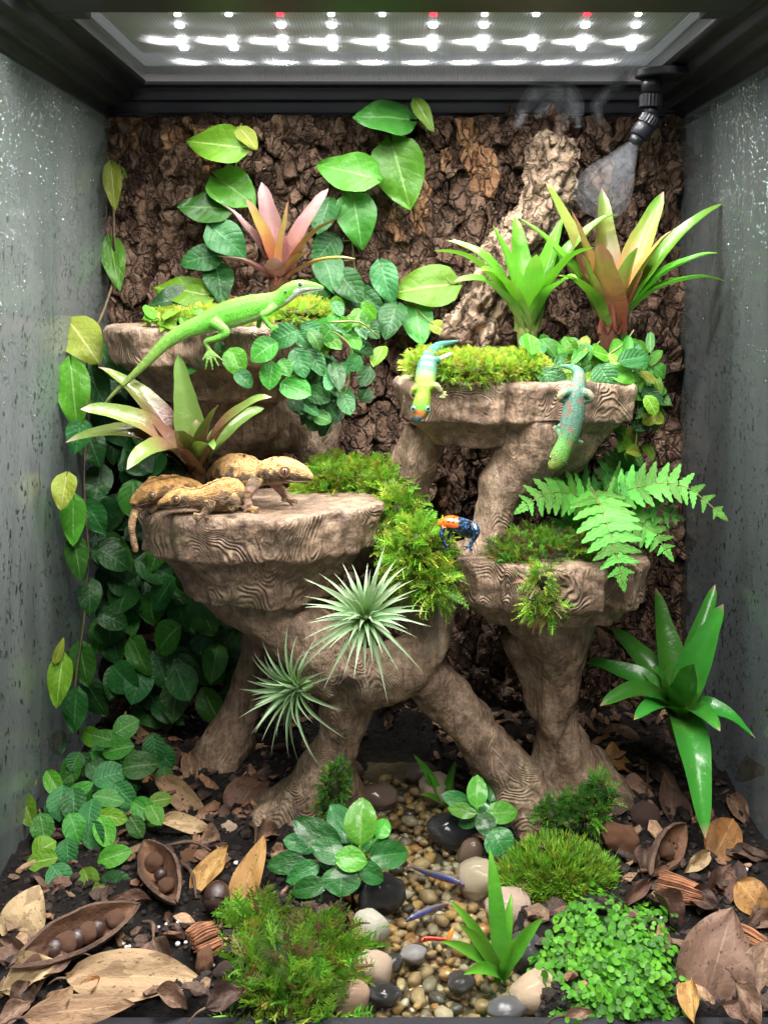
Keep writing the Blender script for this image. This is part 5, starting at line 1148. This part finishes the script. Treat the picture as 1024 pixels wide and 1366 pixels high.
for k in (1.0, .85, .7, .55, .42, .3, .2):
    E_ = A.lerp(B, .12 + 1.1 * k); e = r0 + (r1 - r0) * k * (.35 + .65 * k)
    mk('mist_layer', *tube([(*A, r0 * (.4 + .6 * k)), (*A.lerp(E_, .35), lerp(r0, e, .50)), (*A.lerp(E_, .7), e * .95), (*A.lerp(E_, .92), e * .80), (*E_, e * .25)], 5, 20), M_mist, t)
M_wisp = vol_mat('wisp', 2.6, 75, .45, .80)
for i, (pts, lab) in enumerate((([(690, 168, 3), (705, 134, 5), (730, 116, 7), (760, 130, 7), (772, 168, 3)], 'curling loop of pale vapour in front of the back rail'), ([(800, 165, 3), (795, 140, 4), (812, 122, 4), (830, 105, 4), (824, 82, 2)], 'thin rising wisp of vapour beside the nozzle plate'), ([(715, 155, 3), (740, 137, 6), (752, 152, 6), (745, 178, 3)], 'short inner curl of vapour above the cork slab'))):
    t = thing('vapour_wisp', lab, 'vapour', P(*pts[0][:2], .99)); t['kind'] = 'stuff'
    for k2, (nm, sc_) in enumerate((('vapour_veil', 2.2), ('vapour_body', 1.3), ('vapour_core', .6))):
        v, f = loft([pt(x, y, .985 + .01 * math.sin(k), r * sc_, r * sc_) for k, (x, y, r) in enumerate(pts)], 6, 12, (0, 1, 0)); mk(nm, v, f, M_wisp, t)
# ================================================================ animals
M_skin = vcol_mat('lizard_skin', .5, .7, 1300, .0008, .25, 0, .05, 350, .4)
M_geck = vcol_mat('gecko_skin', .65, .9, 1100, .0012, .40, 0, 0, 260, .3)
M_frog = vcol_mat('frog_skin', .28, .15, 1200, .0003, .12, 0, .4, 600)
M_eyeb = flat_mat('eye_black', (.008, .008, .008), .08, coat=1.0)
M_eyeg = rough_mat('gecko_iris', [(.3, (.09, .045, .028)), (.7, (.22, .12, .075))], 900, .15, .1, 900, .0002, coat=1.0)
def px_of(p): d = p[1] - CAMY; return CX + p[0] / d * F, CY - (p[2] - CAMZ) / d * F
def S_(nodes): return [pt(*n) for n in nodes]
def creature(name, label, cat, spine, limbs, colfn, voxel, mat, extra=(), up=(0, 0, 1), seg=14, sm=3, disp=None):
    """spine/limb nodes: (px, py, d, r_px sideways, r_px vertical)"""
    sp = S_(spine); parts = [loft(sp, 6, seg, up)] + [loft(S_(l), 5, 9, (0, -1, .1)) for l in limbs] + list(extra)
    me = union(parts, voxel, sm); sm_ = catmull(sp, 10); A = np.array([q[:3] for q in sm_]); R = np.array([(q[3], q[4]) for q in sm_]); c = coords(me).astype(float)
    if disp: displace(me, disp)
    col = []
    for p in c:
        dd = ((A - p) ** 2).sum(1); k = int(dd.argmin()); t = k / (len(A) - 1); off = p - A[k]
        col.append(colfn(t, off[2] / max(R[k][1], 1e-4), math.sqrt(dd[k]) / max(R[k].max(), 1e-4), Vector(p), off))
    setcol(me, col); me.materials.append(mat)
    base = Vector(c.min(0)); b = Vector(((c[:, 0].min() + c[:, 0].max()) / 2, c[:, 1].mean(), c[:, 2].min()))
    t = thing(name, label, cat, b); ob('body', me, t); return t
def eye(t, px, py, d, r, iris, lid=None, nrm=(0, -1, 0), pup=.5, slit=False):
    C = P(px, py, d); R = PX(r, d); n = Vector(nrm).normalized(); M = basis(C, Vector((0, 0, 1)), n)
    e = mk('eye', [q * R for q in ICO3[0]], ICO3[1], iris, t, M=M)
    v = [Vector((q.x * R * (.16 if slit else pup), q.y * R * (.75 if slit else pup), q.z * R * .2 + R * .88)) for q in ICO2[0]]; mk('pupil', v, ICO2[1], M_eyeb, e, M=M)
    if lid:
        tv = []; tf = []
        for i in range(20):
            a = 2 * math.pi * i / 20
            for j in range(6):
                b = 2 * math.pi * j / 6; rr_ = R * (1.06 + .15 * math.cos(b)); tv.append((rr_ * math.cos(a), rr_ * math.sin(a), R * .30 + R * .25 * math.sin(b)))
        for i in range(20):
            for j in range(6): tf.append((i*6+j, ((i+1) % 20)*6+j, ((i+1) % 20)*6+(j+1) % 6, i*6+(j+1) % 6))
        mk('eyelid', tv, tf, lid, e, M=M)
def toes(px, py, d, dirs, ln, r):
    return [[(px, py, d, r * 1.3), (px + math.cos(math.radians(a)) * ln * .55, py - math.sin(math.radians(a)) * ln * .55, d - .001, r), (px + math.cos(math.radians(a)) * ln * k, py - math.sin(math.radians(a)) * ln * k, d + .0005, r * .8)] for a, k in dirs]
mixv = lambda a, b, t: tuple(lerp(x, y, min(1, max(0, t))) for x, y in zip(a, b))
# ---- green anole
def c_anole(t, h, rad, p, off):
    g = mixv((.085, .37, .012), (.06, .27, .010), .5 + .5 * noise.noise(p * 200)); x, y = px_of(p)
    c = mixv(g, (.42, .60, .25), sstep(-.35, -.95, h)) if h < -.3 else g
    if t < .22 and h < -.10: c = mixv(c, (.66, .70, .62), sstep(-.05, -.35, h))
    if t < .30 and h < -.4: c = mixv(c, (.62, .68, .58), .8)
    if rad > 1.2: c = mixv(g, (.12, .30, .05), .4)
    if t > .62: c = mixv(c, (.16, .24, .045), sstep(.62, .9, t))
    if t > .9: c = mixv(c, (.15, .13, .06), sstep(.9, 1, t))
    if abs(h) > 1.5 and x > 262 and x < 310 and y > 446: c = mixv(c, (.20, .32, .08), .6)
    return c
D = .862
sp = [(432, 384.5, D, 2.5, 2), (424, 383, D, 5, 4.5), (411, 382, D, 8, 7.5), (398, 383, D, 11, 10), (386, 389, D, 12, 12), (374, 398, D, 10.5, 12), (360, 404, D, 12, 14), (340, 410, D, 15, 18), (315, 417, D, 16, 19.5), (292, 424, D, 15, 17.5), (272, 432, D - .002, 12, 14), (250, 440, D - .005, 10, 11.5), (222, 457, D - .008, 8, 9), (196, 483, D - .010, 6, 6.5), (170, 508, D - .011, 4, 4.2), (150, 527, D - .012, 2.5, 2.6), (137, 542, D - .012, 1.2, 1.2)]
lb = [[(284, 430, D - .010, 9), (294, 436, D - .014, 7.5), (302, 444, D - .016, 5.5), (290, 451, D - .015, 4.8), (275, 456, D - .013, 4), (279, 466, D - .012, 3)],
      [(366, 408, D - .007, 7), (356, 417, D - .012, 5), (350, 420, D - .013, 4.2), (356, 430, D - .012, 3.5), (361, 437, D - .011, 3)], [(352, 414, D + .012, 6), (346, 428, D + .016, 4), (345, 438, D + .016, 3)]]
lb += toes(279, 466, D - .012, ((-60, .95), (-80, 1.0), (-40, .9), (-100, 1.0), (-120, .6)), 28, 1.7) + toes(361, 436, D - .011, ((-10, 1), (-40, 1), (10, .9), (-80, .8)), 11, 1.4)
t = creature('green_lizard', 'slender bright green lizard with long tail perched on the highest ledge', 'lizard', sp, lb, c_anole, .00085, M_skin)
M_lidg = flat_mat('lid_pale', (.42, .55, .32), .5)
eye(t, 400.5, 380, D - .0062, 3.1, M_eyeb, M_lidg)
mk('mouth_line', *tube([(*P(431, 386.5, D - .0016), .0003), (*P(420, 388.5, D - .0042), .00035), (*P(404, 392, D - .0072), .00035), (*P(394, 396, D - .0075), .0003)], 4, 5), flat_mat('mouth_dark', (.10, .13, .06), .6), t)
mk('ear_opening', [q * .0012 for q in ICO2[0]], ICO2[1], M_eyeb, t, M=Matrix.Translation(P(380.5, 389, D - .0078)))
# ---- crested geckos
GD = lambda p, n: .0006 * fbm(p, 170, 3) + .0002 * noise.noise(p * 900)
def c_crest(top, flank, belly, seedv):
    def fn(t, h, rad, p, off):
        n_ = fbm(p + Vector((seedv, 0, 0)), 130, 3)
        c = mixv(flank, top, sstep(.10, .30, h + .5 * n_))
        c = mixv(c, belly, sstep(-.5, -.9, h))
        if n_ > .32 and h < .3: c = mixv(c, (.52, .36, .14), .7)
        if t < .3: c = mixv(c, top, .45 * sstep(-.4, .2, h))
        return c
    return fn
def crest(pts, d, ln, w, seed):
    out = []; rr = random.Random(seed)
    c_ = catmull([(*P(x, y, dd),) for x, y, dd in pts], 9)
    for i in range(len(c_) - 1):
        a, b = Vector(c_[i]), Vector(c_[i + 1]); y = (b - a); s = Vector((0, -1, 0)); u = Vector((0, 0, 1)); h = ln * rr.uniform(.5, 1.2)
        m = (a + b) / 2 + u * h - y * .2; v = [a - s * w, a + s * w, b + s * w, b - s * w, m]
        out.append((v, [(3, 2, 1, 0), (0, 1, 4), (1, 2, 4), (2, 3, 4), (3, 0, 4)]))
    return out
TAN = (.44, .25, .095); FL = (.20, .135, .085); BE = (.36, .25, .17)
M_lidt = flat_mat('lid_tan', (.27, .155, .06), .6)
d1 = .828
sp = [(417, 638, d1 - .010, 3.5, 3), (411, 635, d1 - .010, 9, 7), (398, 630, d1 - .008, 15, 13), (382, 628, d1 - .005, 21, 17), (364, 628, d1, 23, 18), (349, 632, d1 + .004, 17, 16), (332, 632, d1 + .010, 22, 24), (312, 630, d1 + .018, 24, 25), (295, 635, d1 + .03, 18, 20), (280, 645, d1 + .04, 10, 10)]
lb = [[(342, 640, d1 - .008, 10), (334, 652, d1 - .014, 8), (330, 664, d1 - .014, 6.5), (332, 675, d1 - .016, 5.5)], [(362, 640, d1 + .004, 8), (374, 652, d1 + .008, 6.5), (380, 662, d1 + .010, 5), (384, 667, d1 + .010, 4)]]
lb += toes(333, 677, d1 - .016, ((-5, 1), (-25, 1), (-60, .9), (180, .8), (-140, .9)), 13, 2.3) + toes(385, 667, d1 + .009, ((0, 1.1), (-20, 1.1), (-60, .8), (180, .8)), 12, 2.0)
ex = crest([(366, 611, d1 - .010), (350, 618, d1 + .0), (335, 610, d1 + .002), (318, 606, d1 + .012)], d1, .0028, .0012, 1) + crest([(396, 616, d1 - .018), (382, 611, d1 - .018), (366, 612, d1 - .016)], d1, .0024, .0012, 2)
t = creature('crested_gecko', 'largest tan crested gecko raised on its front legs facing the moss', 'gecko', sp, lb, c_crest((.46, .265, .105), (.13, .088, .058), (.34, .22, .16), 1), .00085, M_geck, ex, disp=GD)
eye(t, 379.5, 629, d1 - .0180, 6.6, M_eyeg, M_lidt, (.15, -1, .1), slit=True)
mk('mouth_line', *tube([(*P(416, 641, d1 - .0115), .0003), (*P(404, 643, d1 - .0162), .0004), (*P(388, 642, d1 - .019), .0004), (*P(370, 639, d1 - .016), .0003)], 4, 5), flat_mat('mouth_brown', (.10, .055, .035), .6), t)
d2 = .795
sp = [(212, 675, d2 + .0, 3, 3), (218, 671, d2, 8, 7), (231, 666, d2, 14, 12), (245, 664, d2 + .002, 18, 14), (258, 665, d2 + .004, 15, 13), (272, 665, d2 + .006, 16, 17), (290, 661, d2 + .010, 19, 21), (308, 658, d2 + .016, 18, 21), (320, 662, d2 + .022, 12, 14), (330, 668, d2 + .03, 6, 7)]
lb = [[(280, 668, d2 - .008, 9), (278, 678, d2 - .010, 7), (271, 686, d2 - .010, 5)], [(306, 664, d2 - .004, 11), (314, 672, d2 - .004, 8), (306, 680, d2 - .006, 5)]]
lb += toes(270, 688, d2 - .011, ((180, 1), (200, 1), (230, .9), (-20, .8), (165, .9)), 13, 2.2)
ex = crest([(228, 655, d2 - .012), (242, 651, d2 - .012), (256, 654, d2 - .008), (272, 650, d2 - .006), (290, 642, d2 - .002), (308, 638, d2 + .006)], d2, .0028, .0012, 3)
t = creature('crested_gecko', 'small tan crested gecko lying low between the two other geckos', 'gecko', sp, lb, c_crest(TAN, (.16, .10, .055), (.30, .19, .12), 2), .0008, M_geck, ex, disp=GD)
eye(t, 235.5, 666, d2 - .0088, 5.4, M_eyeg, M_lidt, (-.2, -1, .1), slit=True)
mk('mouth_line', *tube([(*P(212, 677, d2 - .001), .0003), (*P(222, 677, d2 - .0055), .0004), (*P(238, 676, d2 - .0085), .0004), (*P(252, 674, d2 - .0075), .0003)], 4, 5), bpy.data.materials['mouth_brown'], t)
d3 = .815
sp = [(175, 674, d3 - .012, 4, 4), (181, 669, d3 - .012, 9, 8), (192, 661, d3 - .010, 15, 13), (206, 654, d3 - .006, 18, 16), (222, 650, d3, 17, 14), (240, 650, d3 + .01, 17, 15), (258, 655, d3 + .02, 14, 14), (272, 660, d3 + .03, 8, 8)]
lb = [[(196, 668, d3 - .002, 8), (188, 676, d3 - .006, 7), (180, 684, d3 - .014, 6), (176, 700, d3 - .020, 5.2), (177, 716, d3 - .021, 4.6), (180, 729, d3 - .020, 4.2), (181, 736, d3 - .019, 3.6)], [(215, 660, d3 + .0, 8), (210, 672, d3 - .004, 6), (200, 682, d3 - .006, 4)]]
ex = crest([(190, 646, d3 - .018), (203, 638, d3 - .016), (220, 636, d3 - .008), (240, 635, d3 + .004)], d3, .0026, .0012, 4)
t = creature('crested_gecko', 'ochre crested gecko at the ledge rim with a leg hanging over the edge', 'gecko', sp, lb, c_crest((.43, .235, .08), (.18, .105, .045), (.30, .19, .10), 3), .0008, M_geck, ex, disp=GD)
eye(t, 204, 661, d3 - .0182, 5.2, M_eyeg, M_lidt, (-.2, -1, .0), slit=True)
mk('mouth_line', *tube([(*P(175, 677, d3 - .014), .0003), (*P(188, 674, d3 - .0185), .0004), (*P(204, 669, d3 - .0165), .0004)], 4, 5), bpy.data.materials['mouth_brown'], t)
# ---- day geckos
def c_day(v):
    def fn(t, h, rad, p, off):
        x, y = px_of(p); st = noise.noise(p * 420); ax_ = off[0]
        if v == 1:
            gr, yl, tq = (.10, .34, .02), (.22, .34, .025), (.022, .12, .09)
            c = mixv(gr, yl, sstep(.14, .32, t)); c = mixv(c, tq, sstep(.40, .55, t))
            if .40 < t < .68 and math.sin(t * 95) > .35 and abs(ax_) < .005: c = mixv(c, (.40, .20, .13), .55)
            if .18 < t < .42 and abs(math.sin(ax_ * 1500)) < .28: c = mixv(c, (.12, .34, .05), .7)
            if t < .085: c = (.03, .18, .30)
            if .085 < t < .17 and abs(ax_) < .0045: c = mixv((.52, .14, .04), c, .15)
            if .17 < t < .20: c = (.10, .36, .04)
        else:
            gr, ol, tq = (.06, .22, .025), (.15, .17, .02), (.06, .155, .11)
            c = mixv(ol, gr, sstep(.0, .30, t) + .3 * st); c = mixv(c, tq, sstep(.28, .48, t) - .25 * st)
            if .30 < t < .80 and noise.noise(p * 260) > .22: c = mixv(c, (.22, .07, .05), .7)
            if t > .85: c = (.07, .26, .12)
        if rad > 1.5: c = mixv(c, (.30, .27, .15), .75)
        return c
    return fn
e1 = .838
sp = [(557, 562, e1 - .018, 3, 3), (558, 556, e1 - .018, 8, 6), (561, 546, e1 - .017, 12.5, 9), (563, 535, e1 - .016, 11.5, 9), (565, 524, e1 - .014, 10.5, 9), (567, 508, e1 - .010, 14, 11), (569, 492, e1 - .002, 14, 11), (571, 480, e1 + .008, 11, 9), (575, 471, e1 + .018, 8.5, 8), (585, 462, e1 + .028, 6.5, 6), (598, 458, e1 + .036, 4, 4), (611, 455, e1 + .040, 2, 2)]
lb = [[(573, 519, e1 - .014, 6), (581, 514, e1 - .018, 4.8), (588, 523, e1 - .017, 3.6)], [(558, 517, e1 - .014, 5), (552, 519, e1 - .014, 4), (549, 526, e1 - .013, 3)], [(575, 480, e1 + .006, 6), (586, 480, e1 + .004, 5), (596, 475, e1 + .006, 4), (603, 472, e1 + .010, 3)]]
lb += toes(589, 526, e1 - .016, ((-10, 1), (-50, 1), (-85, .9), (30, .8), (-120, .7)), 9, 1.4)
DU = (0, -1, .35)
t = creature('day_gecko', 'vivid green and turquoise gecko climbing head down at the mossy ledge corner', 'gecko', sp, lb, c_day(1), .0008, M_skin, up=DU)
for x in (551.5, 570.5): eye(t, x, 545, e1 - .0215, 3.0, M_eyeb, flat_mat('lid_teal', (.30, .55, .50), .4), (-.5 if x < 560 else .5, -1, 0))
e2 = .832
sp = [(734, 627, e2 - .020, 3, 3), (737, 622, e2 - .020, 8, 6), (744, 612, e2 - .019, 12.5, 9), (749, 601, e2 - .018, 12, 9), (754, 590, e2 - .016, 11.5, 9), (759, 577, e2 - .014, 14, 11), (763, 557, e2 - .012, 15.5, 12), (766, 538, e2 - .010, 14, 11), (769, 521, e2 - .007, 11.5, 10), (772, 507, e2 + .002, 9.5, 8), (771, 496, e2 + .012, 7, 6), (762, 490, e2 + .018, 4.5, 4), (747, 488, e2 + .022, 2, 2)]
lb = [[(763, 524, e2 - .008, 7), (752, 524, e2 - .012, 6.5), (747, 531, e2 - .012, 5), (752, 536, e2 - .010, 3)], [(774, 524, e2 - .008, 7), (783, 525, e2 - .012, 6.5), (788, 532, e2 - .012, 5), (780, 536, e2 - .010, 3)], [(754, 587, e2 - .014, 5), (748, 584, e2 - .015, 4.2), (744, 575, e2 - .013, 3.4)], [(764, 586, e2 - .012, 5), (771, 589, e2 - .012, 3.6), (776, 590, e2 - .010, 3)]]
lb += toes(743, 573, e2 - .012, ((120, 1), (160, 1), (80, .9), (200, .7)), 8, 1.3)
t = creature('day_gecko', 'mottled green gecko with reddish flecks hanging head down under the ledge', 'gecko', sp, lb, c_day(2), .0008, M_skin, up=DU)
for x, y in ((733.5, 611), (755, 618)): eye(t, x, y, e2 - .0205, 2.3, M_eyeb, None, (-.7 if x < 745 else .7, -1, 0))
# ---- dart frog
def c_frog(t, h, rad, p, off):
    x, y = px_of(p)
    if x < 611 and y < 704 and rad < 1.35:
        if noise.noise(p * 330) > .38: return (.05, .012, .008)
        return mixv((.72, .085, .008), (.80, .17, .015), .5 + .5 * noise.noise(p * 150))
    n_ = noise.noise(p * 620)
    if n_ > .16: return (.04, .15, .34) if x > 612 or y > 706 else (.02, .03, .04)
    return (.008, .010, .018)
f_ = .812
sp = [(585, 701, f_, 3, 3), (590, 698, f_, 7, 6), (599, 697, f_, 11, 9.5), (610, 700, f_, 12, 11), (620, 704, f_ + .003, 13, 12), (630, 708, f_ + .006, 11, 11), (637, 709, f_ + .008, 5, 5)]
lb = [[(592, 704, f_ - .004, 4), (588, 712, f_ - .006, 3), (591, 720, f_ - .006, 2.6), (593, 727, f_ - .006, 2.2)], [(604, 704, f_ + .002, 3.5), (600, 712, f_ + .004, 2.6), (597, 720, f_ + .004, 2)], [(630, 701, f_ - .004, 7), (635, 708, f_ - .009, 5.5), (633, 717, f_ - .009, 3.6), (628, 725, f_ - .008, 2.6), (627, 730, f_ - .008, 2.2)]]
lb += toes(593, 728, f_ - .006, ((-20, 1), (-70, 1), (10, .8), (-130, .8)), 8, 1.0) + toes(627, 729, f_ - .008, ((180, 1.1), (210, 1.2), (-90, .9), (-60, .7)), 9, 1.1)
t = creature('dart_frog', 'tiny orange-headed frog with blue speckled black legs beside the tumbling moss', 'frog', sp, lb, c_frog, .00055, M_frog)
eye(t, 604.5, 696.5, f_ - .0048, 3.2, M_eyeb)
# ---- fish
M_fish = vcol_mat('fish_skin', .2, .1, 1500, .0002, .08, .25, .6, 900)
def fish(label, pts, colfn, tail, z=.001, name='fish'):
    def g(px, py): return G(px, py, z)
    n_ = [(*g(px, py), PX(r * .55, g(px, py).y - CAMY), PX(r, g(px, py).y - CAMY)) for px, py, r in pts]
    v, f = loft(n_, 6, 14, (0, -.75, 1)); C = [Vector(q[:3]) for q in catmull(n_, 6)]; col = []
    for i, p in enumerate(v):
        k = i // 14; u = k / (len(C) - 1); up_ = (p - C[k]).dot(Vector((0, -.6, .8))) / max(n_[min(len(n_) - 1, int(u * (len(n_) - 1) + .5))][4], 1e-4); col.append(colfn(u, up_))
    t = thing(name, label, 'fish', C[len(C) // 2]); mk('body', v, f, M_fish, t, col=col)
    e = n_[-2]; pl = [g(*q) for q in tail]; fv = pl; m = len(pl)
    mk('tail_fin', [p + Vector((0, 0, .0002)) for p in pl] + [p - Vector((0, 0, .0002)) for p in pl], [tuple(range(m)), tuple(range(m, 2 * m))[::-1]] + [(k, (k+1) % m, m + (k+1) % m, m + k) for k in range(m)], M_fish, t, col=[colfn(1, 0)] * (2 * m))
    h = Vector(n_[0][:3]).lerp(Vector(n_[1][:3]), .8); R = n_[1][4]
    mk('eye', [q * R * .35 for q in ICO2[0]], ICO2[1], M_eyeb, t, M=Matrix.Translation(h + Vector((0, -R * .5, R * .45))))
def neon(u, h):
    if h > .80: return (.22, .15, .08)
    if h > .30: return (.05, .15, .62)
    if h > -.15: return (.55, .02, .04) if u < .93 else (.3, .2, .15)
    return (.40, .35, .32)
fish('slim neon fish with blue and red stripe swimming towards the pale yellow stone', [(619, 1181, 3), (612, 1178, 5), (600, 1173, 7.2), (585, 1168, 7.6), (570, 1164, 6), (558, 1160, 3.5), (550, 1157, 2.5)], neon, [(553, 1158), (543, 1145), (546, 1155), (539, 1160)])
fish('slim blue-striped neon fish over the tan gravel', [(542, 1228, 3), (548, 1225, 4.8), (558, 1220, 7), (570, 1215, 7), (582, 1210, 5), (592, 1207, 3), (598, 1206, 2)], neon, [(596, 1206), (606, 1199), (603, 1206), (608, 1213)])
red = lambda u, h: (.62, .05, .012) if u < .9 else (.65, .22, .03)
fish('small red fish with orange tail beside the grassy plant', [(561, 1256, 3), (566, 1253, 5), (575, 1252, 4.5), (586, 1253, 4), (596, 1253, 3)], red, [(592, 1254), (598, 1243), (606, 1234), (604, 1246), (600, 1256)])
